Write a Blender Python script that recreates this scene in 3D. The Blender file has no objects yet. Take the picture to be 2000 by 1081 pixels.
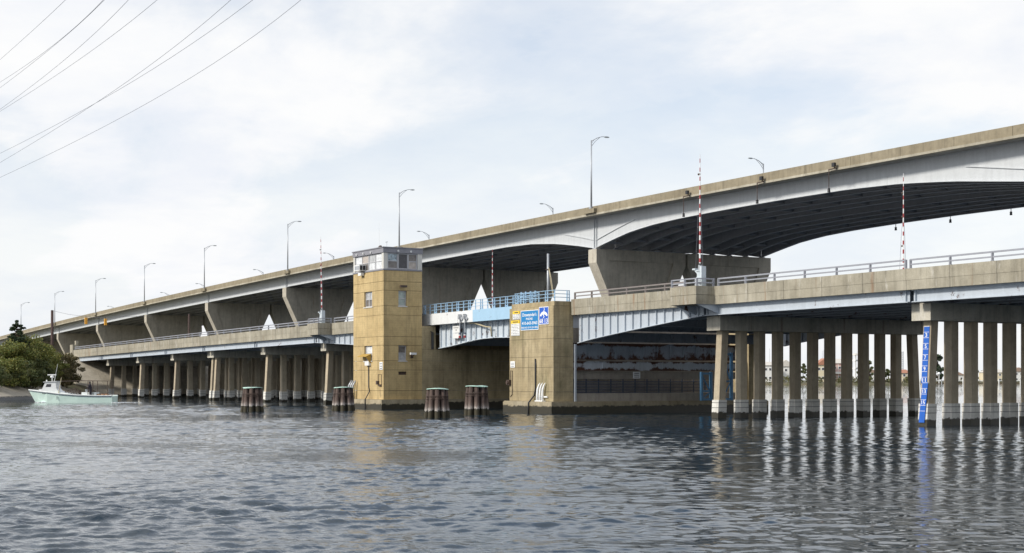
import bpy, bmesh, math, random
import numpy as np
from mathutils import Vector, Matrix

S = bpy.context.scene
COL = S.collection
R = math.radians

# ------------------------------------------------------------------ camera
# world frame: x runs along the bridges (towards the right of the picture), y away across the channel
CAMZ = 2.47
FX, FY = -0.8627, 0.5057          # viewing direction on plan
cam_data = bpy.data.cameras.new('camera')
cam = bpy.data.objects.new('camera', cam_data)
COL.objects.link(cam)
cam.location = (0, 0, CAMZ)
cam.rotation_euler = (R(90), 0, math.atan2(-FX, FY))
cam_data.sensor_width = 36
cam_data.lens = 2900 / 2000 * 36
cam_data.shift_y = 0.10125
cam_data.clip_end = 12000
S.camera = cam

# ------------------------------------------------------------------ sky, sun, exposure
SUN_EL, SUN_DIR = 31, Vector((-0.06, -1.0, 0.0)).normalized()   # direction to the sun on plan
w = bpy.data.worlds.new('World'); S.world = w; w.use_nodes = True
nt = w.node_tree; nt.nodes.clear()
def N(tree, kind, **kw):
    n = tree.nodes.new(kind)
    for k, v in kw.items(): setattr(n, k, v)
    return n
def ramp(tree, src, stops, interp='LINEAR'):
    r = N(tree, 'ShaderNodeValToRGB'); r.color_ramp.interpolation = interp
    els = r.color_ramp.elements
    while len(els) < len(stops): els.new(0.5)
    for e, (p, c) in zip(els, stops):
        e.position = p
        e.color = (c, c, c, 1) if isinstance(c, (int, float)) else (*c, 1)
    tree.links.new(src, r.inputs[0])
    return r.outputs[0]
def math_n(tree, op, a, b=None, c=None):
    m = N(tree, 'ShaderNodeMath', operation=op)
    for i, v in enumerate((a, b, c)):
        if v is None: continue
        if isinstance(v, (int, float)): m.inputs[i].default_value = v
        else: tree.links.new(v, m.inputs[i])
    return m.outputs[0]
def mix_c(tree, fac, a, b, mode='MIX'):
    m = N(tree, 'ShaderNodeMix', data_type='RGBA', blend_type=mode)
    for idx, v in ((0, fac), (6, a), (7, b)):
        if isinstance(v, (int, float)): m.inputs[idx].default_value = v if idx == 0 else (v, v, v, 1)
        elif isinstance(v, tuple): m.inputs[idx].default_value = (*v[:3], 1)
        else: tree.links.new(v, m.inputs[idx])
    return m.outputs[2]
def noise(tree, vec, scale, detail=4, rough=0.55, dist=0.0):
    n = N(tree, 'ShaderNodeTexNoise')
    n.inputs['Scale'].default_value = scale; n.inputs['Detail'].default_value = detail
    n.inputs['Roughness'].default_value = rough; n.inputs['Distortion'].default_value = dist
    if vec is not None: tree.links.new(vec, n.inputs['Vector'])
    return n.outputs[0]
def mapping(tree, vec, loc=(0, 0, 0), rot=(0, 0, 0), scale=(1, 1, 1)):
    m = N(tree, 'ShaderNodeMapping')
    m.inputs['Location'].default_value = loc; m.inputs['Rotation'].default_value = rot; m.inputs['Scale'].default_value = scale
    tree.links.new(vec, m.inputs['Vector'])
    return m.outputs[0]

sky = N(nt, 'ShaderNodeTexSky', sky_type='NISHITA', sun_disc=False)
sky.sun_elevation = R(SUN_EL)
sky.sun_rotation = math.atan2(SUN_DIR.x, SUN_DIR.y)
sky.air_density = 1.1; sky.dust_density = 0.5; sky.ozone_density = 3.0
tc = N(nt, 'ShaderNodeTexCoord')
sep = N(nt, 'ShaderNodeSeparateXYZ'); nt.links.new(tc.outputs['Generated'], sep.inputs[0])
zz = math_n(nt, 'ADD', math_n(nt, 'MAXIMUM', sep.outputs[2], 0.0), 0.22)
cmb = N(nt, 'ShaderNodeCombineXYZ')
nt.links.new(math_n(nt, 'DIVIDE', sep.outputs[0], zz), cmb.inputs[0])
nt.links.new(math_n(nt, 'DIVIDE', sep.outputs[1], zz), cmb.inputs[1])
cuv = mapping(nt, cmb.outputs[0], loc=(6.4, 4.4, 0), rot=(0, 0, R(20)), scale=(0.6, 1.15, 1))
n1 = noise(nt, cuv, 1.15, 7, 0.55, 0.4)
n2 = noise(nt, mapping(nt, cmb.outputs[0], loc=(3.1, 0.4, 1.92)), 3.0, 6, 0.6, 0.2)
cl = math_n(nt, 'ADD', math_n(nt, 'MULTIPLY', n1, 0.82), math_n(nt, 'MULTIPLY', n2, 0.18))
cover = ramp(nt, cl, [(0.37, 0.20), (0.48, 0.70), (0.60, 1.0)], 'EASE')
low_haze = ramp(nt, sep.outputs[2], [(0.0, 1.0), (0.09, 0.92), (0.20, 0.66), (0.46, 0.0)], 'EASE')
cover = math_n(nt, 'MAXIMUM', cover, math_n(nt, 'MULTIPLY', low_haze, 0.95))
shade = ramp(nt, n2, [(0.34, (6.0, 6.2, 6.6)), (0.60, (6.75, 6.77, 6.8))])
skyc = mix_c(nt, cover, sky.outputs[0], shade)
bg = N(nt, 'ShaderNodeBackground'); bg.inputs['Strength'].default_value = 0.122
nt.links.new(skyc, bg.inputs['Color'])
wo = N(nt, 'ShaderNodeOutputWorld'); nt.links.new(bg.outputs[0], wo.inputs['Surface'])

sd = bpy.data.lights.new('sun', 'SUN'); sun = bpy.data.objects.new('sun', sd); COL.objects.link(sun)
sd.energy = 3.0; sd.angle = R(8); sd.color = (1.0, 0.94, 0.84)
to_sun = Vector((SUN_DIR.x * math.cos(R(SUN_EL)), SUN_DIR.y * math.cos(R(SUN_EL)), math.sin(R(SUN_EL))))
sun.rotation_euler = to_sun.to_track_quat('Z', 'Y').to_euler()
sun.location = (0, -50, 80)
S.view_settings.view_transform = 'Standard'; S.view_settings.look = 'None'
S.view_settings.exposure = 0.26; S.view_settings.gamma = 1.0; S.view_settings.use_curve_mapping = False

# ------------------------------------------------------------------ helpers
def ground(px, D):
    """plan position of something seen at picture column px (of 2000) and at distance D"""
    X = (px - 1000) / 2900 * D
    return (0.5057 * X - 0.8627 * D, 0.8627 * X + 0.5057 * D)
def height(py, D): return CAMZ + (743 - py) * D / 2900

class MB:
    def __init__(s): s.v = []; s.f = []
    def add(s, vs, fs):
        b = len(s.v); s.v.extend([tuple(v) for v in vs]); s.f.extend([tuple(b + i for i in f) for f in fs]); return s
    def box(s, x0, x1, y0, y1, z0, z1):
        vs = [(x, y, z) for z in (z0, z1) for y in (y0, y1) for x in (x0, x1)]
        return s.add(vs, [(0, 2, 3, 1), (4, 5, 7, 6), (0, 1, 5, 4), (2, 6, 7, 3), (0, 4, 6, 2), (1, 3, 7, 5)])
    def bar(s, a, b, w, h, up=(0, 0, 1)):
        a = Vector(a); b = Vector(b); d = (b - a).normalized(); u = Vector(up)
        if abs(d.dot(u)) > 0.98: u = Vector((1, 0, 0))
        r = d.cross(u).normalized(); u = r.cross(d).normalized()
        vs = []
        for p in (a, b):
            for i, j in ((-1, -1), (1, -1), (1, 1), (-1, 1)): vs.append(p + r * i * w / 2 + u * j * h / 2)
        return s.add(vs, [(0, 1, 2, 3), (7, 6, 5, 4), (0, 4, 5, 1), (1, 5, 6, 2), (2, 6, 7, 3), (3, 7, 4, 0)])
    def cyl(s, a, b, r0, r1=None, n=10, caps=True):
        return s.tube([a, b], [r0, r0 if r1 is None else r1], n, caps)
    def tube(s, pts, rs, n=8, caps=True):
        pts = [Vector(p) for p in pts]
        if isinstance(rs, (int, float)): rs = [rs] * len(pts)
        vs = []; ref = None
        for i, p in enumerate(pts):
            d = (pts[min(i + 1, len(pts) - 1)] - pts[max(i - 1, 0)]).normalized()
            if ref is None:
                ref = Vector((0, 0, 1)) if abs(d.z) < 0.9 else Vector((1, 0, 0))
            r = d.cross(ref).normalized(); u = r.cross(d).normalized(); ref = u
            for k in range(n):
                a = 2 * math.pi * k / n
                vs.append(p + r * math.cos(a) * rs[i] + u * math.sin(a) * rs[i])
        fs = []
        for i in range(len(pts) - 1):
            for k in range(n):
                k2 = (k + 1) % n
                fs.append((i * n + k, i * n + k2, (i + 1) * n + k2, (i + 1) * n + k))
        if caps:
            fs.append(tuple(reversed(range(n)))); fs.append(tuple((len(pts) - 1) * n + k for k in range(n)))
        return s.add(vs, fs)
    def loftx(s, secs):
        """chain of rectangular sections (x, y0, y1, z0, z1)"""
        vs = []; fs = []
        for (x, y0, y1, z0, z1) in secs: vs += [(x, y0, z0), (x, y1, z0), (x, y1, z1), (x, y0, z1)]
        for i in range(len(secs) - 1):
            a = 4 * i; b = a + 4
            for k in range(4): fs.append((a + k, a + (k + 1) % 4, b + (k + 1) % 4, b + k))
        fs.append((3, 2, 1, 0)); e = 4 * (len(secs) - 1); fs.append((e, e + 1, e + 2, e + 3))
        return s.add(vs, fs)
    def prism(s, poly, axis, a, b):
        """closed polygon extruded along an axis; poly gives the two other coordinates in xyz order"""
        n = len(poly)
        def P(q, t):
            return {'x': (t, q[0], q[1]), 'y': (q[0], t, q[1]), 'z': (q[0], q[1], t)}[axis]
        vs = [P(q, a) for q in poly] + [P(q, b) for q in poly]
        fs = [tuple(range(n)), tuple(reversed(range(n, 2 * n)))]
        fs += [(i, i + n, (i + 1) % n + n, (i + 1) % n) for i in range(n)]
        return s.add(vs, fs)
    def ball(s, c, rx, ry, rz, nu=8, nv=6):
        vs = [(c[0], c[1], c[2] + rz)]; fs = []
        for i in range(1, nv):
            th = math.pi * i / nv
            for k in range(nu):
                a = 2 * math.pi * k / nu
                vs.append((c[0] + rx * math.sin(th) * math.cos(a), c[1] + ry * math.sin(th) * math.sin(a), c[2] + rz * math.cos(th)))
        vs.append((c[0], c[1], c[2] - rz)); L = len(vs) - 1
        for k in range(nu): fs.append((0, 1 + k, 1 + (k + 1) % nu))
        for i in range(nv - 2):
            for k in range(nu):
                a = 1 + i * nu; fs.append((a + k, a + nu + k, a + nu + (k + 1) % nu, a + (k + 1) % nu))
        for k in range(nu): fs.append((L, 1 + (nv - 2) * nu + (k + 1) % nu, 1 + (nv - 2) * nu + k))
        return s.add(vs, fs)
    def mesh(s, name, mat=None, smooth=False, off=(0, 0, 0)):
        me = bpy.data.meshes.new(name)
        o = Vector(off)
        me.from_pydata([tuple(Vector(v) - o) for v in s.v], [], s.f); me.validate()
        bm = bmesh.new(); bm.from_mesh(me); bmesh.ops.recalc_face_normals(bm, faces=bm.faces); bm.to_mesh(me); bm.free()
        if mat: me.materials.append(mat)
        if smooth: me.polygons.foreach_set('use_smooth', [True] * len(me.polygons))
        return me

def link(o, parent=None):
    COL.objects.link(o)
    if parent is not None: o.parent = parent
    return o
def tag(o, label=None, cat=None, group=None, kind=None):
    if label: o['label'] = label
    if cat: o['category'] = cat
    if group: o['group'] = group
    if kind: o['kind'] = kind
    return o
BASE = {}
def thing(name, loc, label, cat, group=None):
    o = bpy.data.objects.new(name, None); o.empty_display_size = 0.2
    o.location = loc; link(o); tag(o, label, cat, group)
    BASE[o.name] = Vector(loc)
    return o
def base_of(p):
    b = Vector((0, 0, 0))
    while p is not None:
        b = b + Vector(p.location); p = p.parent
    return b
def part(name, mb, mat, parent, smooth=False, label=None, kind=None):
    """mb is in world coordinates"""
    me = mb.mesh(name, mat, smooth, base_of(parent))
    o = bpy.data.objects.new(name, me); link(o, parent)
    if label: o['label'] = label
    if kind: o['kind'] = kind
    return o
def inst(name, me, parent, world_loc):
    o = bpy.data.objects.new(name, me); link(o, parent)
    o.location = Vector(world_loc) - base_of(parent)
    return o
def single(name, mb, mat, loc, label, cat, group=None, smooth=False, kind=None):
    me = mb.mesh(name, mat, smooth, loc); o = bpy.data.objects.new(name, me); o.location = loc; link(o)
    tag(o, label, cat, group, kind); return o
def copy_tree(o, loc, label=None):
    c = o.copy(); COL.objects.link(c); c.location = loc
    if label: c['label'] = label
    for ch in o.children:
        d = ch.copy(); COL.objects.link(d); d.parent = c
        for g in ch.children:
            e = g.copy(); COL.objects.link(e); e.parent = d
    return c
_tm = {}
def text_mesh(txt):
    if txt in _tm: return _tm[txt]
    cu = bpy.data.curves.new('lettering', 'FONT'); cu.body = txt; cu.resolution_u = 3; cu.offset = 0.012
    o = bpy.data.objects.new('lettering', cu); COL.objects.link(o)
    dg = bpy.context.evaluated_depsgraph_get(); dg.update()
    me = bpy.data.meshes.new_from_object(o.evaluated_get(dg))
    v = np.array([x.co[:] for x in me.vertices]); f = [tuple(p.vertices) for p in me.polygons]
    mn = v.min(0); mx = v.max(0); v = (v - mn) / np.maximum(mx - mn, 1e-6)
    bpy.data.objects.remove(o); bpy.data.curves.remove(cu); bpy.data.meshes.remove(me)
    _tm[txt] = (v, f); return _tm[txt]
def lettering(txt, org, wd, ht, mat, parent, ax=(1, 0, 0), up=(0, 0, 1), name='lettering'):
    """org is the lower left corner in world space"""
    v, f = text_mesh(txt); ax = Vector(ax) * wd; up = Vector(up) * ht; o = Vector(org)
    mb = MB(); mb.add([o + ax * float(p[0]) + up * float(p[1]) for p in v], f)
    return part(name, mb, mat, parent)

# ------------------------------------------------------------------ materials
def new_mat(name):
    m = bpy.data.materials.new(name); m.use_nodes = True
    t = m.node_tree; b = t.nodes['Principled BSDF']
    g = N(t, 'ShaderNodeNewGeometry')
    return m, t, b, g.outputs['Position'], g
def concrete(name, c1, c2, streak=0.5, tide=None, rough=0.85, boards=0.0, pale=0.0, rust=0.0, green=0.0, jit=0.05, mott=0.35):
    m, t, b, pos, g = new_mat(name)
    big = noise(t, pos, 0.45, 6, 0.62)
    col = mix_c(t, ramp(t, big, [(0.32, 0.0), (0.68, 1.0)]), c1, c2)
    fine = noise(t, pos, 14, 5, 0.7)
    col = mix_c(t, 0.35, col, ramp(t, fine, [(0.25, 0.55), (0.75, 1.35)]), 'MULTIPLY')
    st = noise(t, mapping(t, pos, scale=(1.7, 1.7, 0.16)), 1.0, 6, 0.65)
    col = mix_c(t, ramp(t, st, [(0.48, 0.0), (0.75, streak)]), col, tuple(x * 0.42 for x in c1))
    st2 = noise(t, mapping(t, pos, loc=(5, 1, 3), scale=(5.5, 5.5, 0.22)), 1.0, 5, 0.6)
    col = mix_c(t, ramp(t, st2, [(0.54, 0.0), (0.74, streak * 0.9)]), col, tuple(x * 0.38 for x in c1))
    mo = noise(t, mapping(t, pos, loc=(2, 8, 5)), 1.9, 8, 0.72)
    col = mix_c(t, mott, col, ramp(t, mo, [(0.30, 0.45), (0.50, 1.0), (0.72, 1.28)]), 'MULTIPLY')
    if pale:
        ps = noise(t, mapping(t, pos, loc=(7, 3, 0), scale=(1.3, 1.3, 0.35)), 1.1, 7, 0.75)
        col = mix_c(t, ramp(t, ps, [(0.57, 0.0), (0.66, pale)]), col, (0.62, 0.60, 0.55))
    if rust:
        rs = noise(t, mapping(t, pos, loc=(1, 9, 0), scale=(2.3, 2.3, 0.10)), 1.0, 4, 0.6)
        col = mix_c(t, ramp(t, rs, [(0.62, 0.0), (0.71, rust)]), col, (0.20, 0.085, 0.03))
    if green:
        gs = noise(t, mapping(t, pos, loc=(4, 2, 0), scale=(0.5, 0.5, 0.2)), 1.3, 5, 0.6)
        col = mix_c(t, ramp(t, gs, [(0.55, 0.0), (0.75, green)]), col, (0.10, 0.10, 0.04))
    if boards:
        wv = N(t, 'ShaderNodeTexWave', wave_type='BANDS', bands_direction='Z'); t.links.new(pos, wv.inputs['Vector'])
        wv.inputs['Scale'].default_value = 1.6; wv.inputs['Distortion'].default_value = 0.6; wv.inputs['Detail'].default_value = 2
        col = mix_c(t, boards, col, ramp(t, wv.outputs[0], [(0.0, 0.75), (0.12, 1.0), (1.0, 1.0)]), 'MULTIPLY')
    oi = N(t, 'ShaderNodeObjectInfo')
    col = mix_c(t, 1.0, col, ramp(t, oi.outputs['Random'], [(0, 1 - jit), (1, 1 + jit)]), 'MULTIPLY')
    ro = None
    if tide:
        sx = N(t, 'ShaderNodeSeparateXYZ'); t.links.new(pos, sx.inputs[0])
        edge = math_n(t, 'ADD', sx.outputs[2], math_n(t, 'MULTIPLY', math_n(t, 'SUBTRACT', noise(t, pos, 2.2, 5, 0.7), 0.5), 0.55))
        edge = math_n(t, 'ADD', edge, math_n(t, 'MULTIPLY', math_n(t, 'SUBTRACT', oi.outputs['Random'], 0.5), 0.16))
        wet = ramp(t, math_n(t, 'DIVIDE', edge, tide), [(0.85, 1.0), (1.08, 0.0)])
        col = mix_c(t, wet, col, mix_c(t, noise(t, pos, 5, 4), (0.022, 0.020, 0.014), (0.060, 0.052, 0.032)))
        ro = math_n(t, 'SUBTRACT', rough, math_n(t, 'MULTIPLY', wet, 0.4))
    t.links.new(col, b.inputs['Base Color'])
    b.inputs['Roughness'].default_value = rough
    if ro is not None: t.links.new(ro, b.inputs['Roughness'])
    bp = N(t, 'ShaderNodeBump'); bp.inputs['Strength'].default_value = 0.35; bp.inputs['Distance'].default_value = 0.02
    t.links.new(fine, bp.inputs['Height']); t.links.new(bp.outputs[0], b.inputs['Normal'])
    return m
def paint(name, c, rough=0.5, dirt=0.25, rust=0.0, metal=0.0, rust_scale=1.4, levels=()):
    m, t, b, pos, g = new_mat(name)
    st = noise(t, mapping(t, pos, scale=(2.2, 2.2, 0.35)), 1.0, 6, 0.65)
    col = mix_c(t, ramp(t, st, [(0.42, 0.0), (0.75, dirt)]), c, tuple(x * 0.45 for x in c))
    col = mix_c(t, 0.25, col, ramp(t, noise(t, pos, 6, 4), [(0.3, 0.8), (0.7, 1.1)]), 'MULTIPLY')
    if rust:
        rn = noise(t, mapping(t, pos, scale=(1, 1, 0.8)), rust_scale, 8, 0.72)
        for (zl, sp_) in levels:      # rust gathers on ledges
            sz_ = N(t, 'ShaderNodeSeparateXYZ'); t.links.new(pos, sz_.inputs[0])
            dz = math_n(t, 'DIVIDE', math_n(t, 'ABSOLUTE', math_n(t, 'SUBTRACT', sz_.outputs[2], zl)), sp_)
            rn = math_n(t, 'ADD', rn, math_n(t, 'MULTIPLY', math_n(t, 'MAXIMUM', math_n(t, 'SUBTRACT', 1.0, dz), 0.0), 0.17))
        f = ramp(t, rn, [(0.62 - 0.16 * rust, 0.0), (0.68 - 0.12 * rust, 1.0)])
        col = mix_c(t, f, col, mix_c(t, noise(t, pos, 9, 3), (0.028, 0.012, 0.008), (0.14, 0.05, 0.02)))
    t.links.new(col, b.inputs['Base Color'])
    b.inputs['Roughness'].default_value = rough; b.inputs['Metallic'].default_value = metal
    return m
def plain(name, c, rough=0.6, metal=0.0, var=0.15):
    m, t, b, pos, g = new_mat(name)
    col = mix_c(t, 1.0, c, ramp(t, noise(t, pos, 3.5, 4), [(0.25, 1 - var), (0.75, 1 + var)]), 'MULTIPLY')
    t.links.new(col, b.inputs['Base Color']); b.inputs['Roughness'].default_value = rough; b.inputs['Metallic'].default_value = metal
    return m
def foliage(name, c1, c2, c3):
    m, t, b, pos, g = new_mat(name)
    col = mix_c(t, ramp(t, noise(t, pos, 0.6, 3), [(0.35, 0.0), (0.65, 1.0)]), c1, c2)
    col = mix_c(t, ramp(t, g.outputs['Random Per Island'], [(0.45, 0.0), (1.0, 0.9)]), col, c3)
    t.links.new(col, b.inputs['Base Color']); b.inputs['Roughness'].default_value = 0.6
    tr = N(t, 'ShaderNodeBsdfTranslucent'); t.links.new(col, tr.inputs[0])
    ms = N(t, 'ShaderNodeMixShader'); ms.inputs[0].default_value = 0.25
    out = t.nodes['Material Output']
    t.links.new(b.outputs[0], ms.inputs[1]); t.links.new(tr.outputs[0], ms.inputs[2]); t.links.new(ms.outputs[0], out.inputs[0])
    return m

M = {}
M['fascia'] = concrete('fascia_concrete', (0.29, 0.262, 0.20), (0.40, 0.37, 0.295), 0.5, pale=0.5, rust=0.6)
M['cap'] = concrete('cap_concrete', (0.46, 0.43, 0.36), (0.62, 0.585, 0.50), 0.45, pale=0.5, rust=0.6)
M['pile'] = concrete('pile_concrete', (0.40, 0.335, 0.24), (0.48, 0.41, 0.30), 0.35, tide=0.45, jit=0.16)
M['collar'] = concrete('collar_paint', (0.62, 0.60, 0.55), (0.74, 0.73, 0.69), 0.35, tide=0.40, jit=0.12)
M['tower'] = concrete('tower_concrete', (0.45, 0.330, 0.158), (0.58, 0.440, 0.222), 0.46, boards=0.35, mott=0.34)
M['pier'] = concrete('pier_concrete', (0.34, 0.270, 0.155), (0.48, 0.395, 0.245), 0.65, boards=0.35, green=0.6, mott=0.42)
M['plinth'] = concrete('plinth_concrete', (0.30, 0.25, 0.16), (0.44, 0.38, 0.27), 0.5, tide=0.58)
M['chamber'] = concrete('chamber_concrete', (0.34, 0.305, 0.26), (0.44, 0.40, 0.345), 0.4)
M['hammer'] = concrete('hammerhead_concrete', (0.42, 0.385, 0.32), (0.53, 0.49, 0.41), 0.4, rust=0.35)
M['parapet'] = concrete('parapet_concrete', (0.24, 0.203, 0.138), (0.31, 0.268, 0.19), 0.5)
M['slab_edge'] = concrete('slab_edge_concrete', (0.30, 0.27, 0.205), (0.50, 0.465, 0.38), 0.3)
M['slab'] = concrete('deck_slab', (0.28, 0.275, 0.265), (0.36, 0.35, 0.33), 0.3)
M['slope'] = concrete('slope_paving', (0.38, 0.34, 0.27), (0.52, 0.475, 0.39), 0.35, tide=0.42)
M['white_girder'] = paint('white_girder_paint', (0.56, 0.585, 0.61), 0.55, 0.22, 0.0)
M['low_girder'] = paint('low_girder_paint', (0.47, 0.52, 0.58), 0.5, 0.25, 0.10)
M['dark_girder'] = paint('inner_girder_slate', (0.42, 0.435, 0.48), 0.5, 0.25)  # slate tone, darker than the white outer girder
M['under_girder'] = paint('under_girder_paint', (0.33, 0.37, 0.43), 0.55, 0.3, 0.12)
M['blue'] = paint('pale_blue_paint', (0.33, 0.51, 0.69), 0.5, 0.25, 0.08)
M['blue_fascia'] = paint('blue_fascia_paint', (0.36, 0.55, 0.72), 0.5, 0.12, 0.05)
M['white_fascia'] = paint('white_fascia_paint', (0.74, 0.76, 0.77), 0.5, 0.12, 0.10)
M['leaf_steel'] = paint('bascule_leaf_paint', (0.58, 0.64, 0.70), 0.5, 0.35, 0.30)
M['rust_steel'] = paint('rusted_blue_paint', (0.33, 0.385, 0.45), 0.65, 0.5, 0.30, rust_scale=0.6, levels=((4.0, 0.75), (5.2, 0.25)))
M['pale_rust'] = paint('rusted_pale_beam', (0.54, 0.58, 0.63), 0.65, 0.4, 0.30, rust_scale=0.7, levels=((3.18, 0.30), (3.86, 0.22)))
M['mach_blue'] = paint('machinery_blue_paint', (0.12, 0.32, 0.56), 0.5, 0.25, 0.15)
M['louver'] = paint('slate_louver', (0.09, 0.11, 0.16), 0.6, 0.3)
M['alu'] = paint('aluminium_rail', (0.36, 0.37, 0.41), 0.42, 0.2, 0.0, 0.35)
M['brown_rail'] = paint('weathered_rail', (0.25, 0.22, 0.21), 0.55, 0.2, 0.0, 0.2)
M['galv'] = paint('galvanised_steel', (0.42, 0.44, 0.47), 0.45, 0.15, 0.0, 0.4)
M['lampgrey'] = paint('lamp_head_grey', (0.35, 0.38, 0.40), 0.45, 0.1)
M['dark'] = plain('dark_metal', (0.025, 0.025, 0.028), 0.5)
M['darkbrown'] = plain('dark_brown_metal', (0.07, 0.045, 0.035), 0.6)
M['white'] = paint('white_paint', (0.78, 0.79, 0.79), 0.45, 0.1)
M['gate_grey'] = paint('gate_housing_paint', (0.56, 0.62, 0.66), 0.5, 0.25)
M['red'] = paint('red_paint', (0.33, 0.035, 0.04), 0.5, 0.1)
M['orange'] = plain('signal_yellow', (0.75, 0.36, 0.03), 0.45)
M['cabin_band'] = paint('cabin_band', (0.25, 0.25, 0.28), 0.6, 0.25)
M['cabin_post'] = paint('cabin_post', (0.62, 0.61, 0.57), 0.6, 0.2)
M['frame'] = paint('window_frame', (0.48, 0.48, 0.50), 0.5, 0.15)
def glass(name, c, rough=0.08, var=0.3):
    m = plain(name, c, rough, 0, var); return m
M['pane_white'] = glass('pane_white_blind', (0.66, 0.68, 0.70))
M['pane_grey'] = glass('pane_grey_blind', (0.42, 0.43, 0.44))
M['pane_tan'] = glass('pane_tan_blind', (0.42, 0.37, 0.33))
M['pane_dark'] = glass('pane_dark', (0.045, 0.045, 0.055))
M['pane_brown'] = glass('pane_brown', (0.17, 0.155, 0.145))
M['pane_green'] = glass('pane_green', (0.33, 0.39, 0.37))
M['pane_blue'] = glass('pane_blue_reflection', (0.32, 0.40, 0.45), 0.1, 0.9)  # light blue reflected pattern painted into the pane colour
M['sign_blue'] = plain('sign_light_blue', (0.010, 0.20, 0.48), 0.4, 0, 0.06)
M['sign_deep'] = plain('sign_deep_blue', (0.015, 0.10, 0.52), 0.4, 0, 0.06)
M['gauge_blue'] = plain('gauge_blue', (0.015, 0.11, 0.48), 0.45, 0, 0.1)
M['sign_yellow'] = plain('sign_yellow', (0.80, 0.55, 0.03), 0.45, 0, 0.08)
M['mustard'] = plain('mustard_canvas', (0.42, 0.27, 0.06), 0.8, 0, 0.25)
M['letter_white'] = plain('letter_white', (0.85, 0.86, 0.86), 0.5, 0, 0.04)
M['ink'] = plain('black_ink', (0.05, 0.05, 0.06), 0.6)
M['teal'] = paint('dolphin_teal_paint', (0.46, 0.66, 0.57), 0.6, 0.2)
M['rope'] = plain('tan_rope', (0.46, 0.40, 0.27), 0.9)
M['wire'] = plain('wire_grey', (0.16, 0.17, 0.20), 0.5)
M['power'] = plain('power_line_grey', (0.20, 0.21, 0.25), 0.5)
M['wood_pole'] = plain('wood_pole', (0.065, 0.04, 0.035), 0.85, 0, 0.3)
M['bird'] = plain('bird_feathers', (0.018, 0.018, 0.022), 0.7)
M['mint'] = paint('mint_hull_paint', (0.66, 0.83, 0.76), 0.35, 0.08)
M['rubber'] = plain('rubber', (0.02, 0.02, 0.02), 0.7)
M['car_blue'] = plain('car_blue', (0.10, 0.17, 0.30), 0.25)
M['basket'] = plain('basket_wood', (0.30, 0.15, 0.07), 0.8, 0, 0.3)
M['clothes'] = plain('dark_clothes', (0.03, 0.025, 0.035), 0.85)
M['skin'] = plain('skin', (0.35, 0.2, 0.13), 0.6)
M['rock'] = concrete('riprap_rock', (0.24, 0.21, 0.165), (0.40, 0.36, 0.29), 0.3, tide=0.4)
M['bark'] = plain('bark', (0.075, 0.055, 0.04), 0.9, 0, 0.3)
M['leaf_a'] = foliage('leaf_mid', (0.135, 0.170, 0.042), (0.185, 0.205, 0.046), (0.28, 0.24, 0.06))
M['leaf_b'] = foliage('leaf_dark', (0.075, 0.105, 0.035), (0.110, 0.130, 0.040), (0.17, 0.155, 0.05))
M['leaf_c'] = foliage('leaf_cedar', (0.028, 0.055, 0.028), (0.045, 0.070, 0.032), (0.07, 0.09, 0.04))
M['leaf_d'] = foliage('leaf_brush', (0.085, 0.090, 0.035), (0.14, 0.12, 0.05), (0.22, 0.16, 0.07))
M['leaf_far_haze'] = foliage('leaf_far_haze', (0.10, 0.13, 0.06), (0.15, 0.17, 0.075), (0.20, 0.20, 0.09))  # paler greens, distance haze put into the leaf colour
M['marsh'] = foliage('marsh_grass', (0.085, 0.095, 0.032), (0.15, 0.13, 0.05), (0.07, 0.08, 0.03))

# timber piles: creosote brown above, bleached band, weed at the waterline
m, t, b, pos, g = new_mat('dolphin_timber')
sx = N(t, 'ShaderNodeSeparateXYZ'); t.links.new(pos, sx.inputs[0])
e = math_n(t, 'ADD', sx.outputs[2], math_n(t, 'MULTIPLY', math_n(t, 'SUBTRACT', noise(t, pos, 5.0, 5, 0.7), 0.5), 0.5))
grain = noise(t, mapping(t, pos, scale=(9, 9, 0.9)), 1.0, 6, 0.7)
wood = mix_c(t, ramp(t, grain, [(0.35, 0.0), (0.65, 1.0)]), (0.028, 0.020, 0.019), (0.130, 0.088, 0.070))
zr = ramp(t, math_n(t, 'DIVIDE', e, 2.0), [(0.17, (0.05, 0.043, 0.025)), (0.23, (0.03, 0.027, 0.02)), (0.25, (0.48, 0.44, 0.41)), (0.36, (0.23, 0.185, 0.165)), (0.48, (0.14, 0.098, 0.082)), (0.80, (0.06, 0.042, 0.04))])
fz = ramp(t, math_n(t, 'DIVIDE', e, 2.0), [(0.24, 1.0), (0.33, 0.7), (0.55, 0.25), (0.9, 0.1)])
t.links.new(mix_c(t, fz, wood, zr), b.inputs['Base Color']); b.inputs['Roughness'].default_value = 0.85
bp = N(t, 'ShaderNodeBump'); bp.inputs['Strength'].default_value = 0.6; bp.inputs['Distance'].default_value = 0.03
t.links.new(grain, bp.inputs['Height']); t.links.new(bp.outputs[0], b.inputs['Normal'])
M['timber'] = m

# earth
m, t, b, pos, g = new_mat('bank_earth')
c = mix_c(t, ramp(t, noise(t, pos, 0.5, 6, 0.65), [(0.38, 0.0), (0.6, 1.0)]), (0.14, 0.115, 0.075), (0.075, 0.08, 0.032))
c = mix_c(t, ramp(t, noise(t, pos, 3.0, 5, 0.7), [(0.5, 0.0), (0.7, 0.7)]), c, (0.26, 0.22, 0.16))
t.links.new(c, b.inputs['Base Color']); b.inputs['Roughness'].default_value = 0.95
M['earth'] = m

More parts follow.
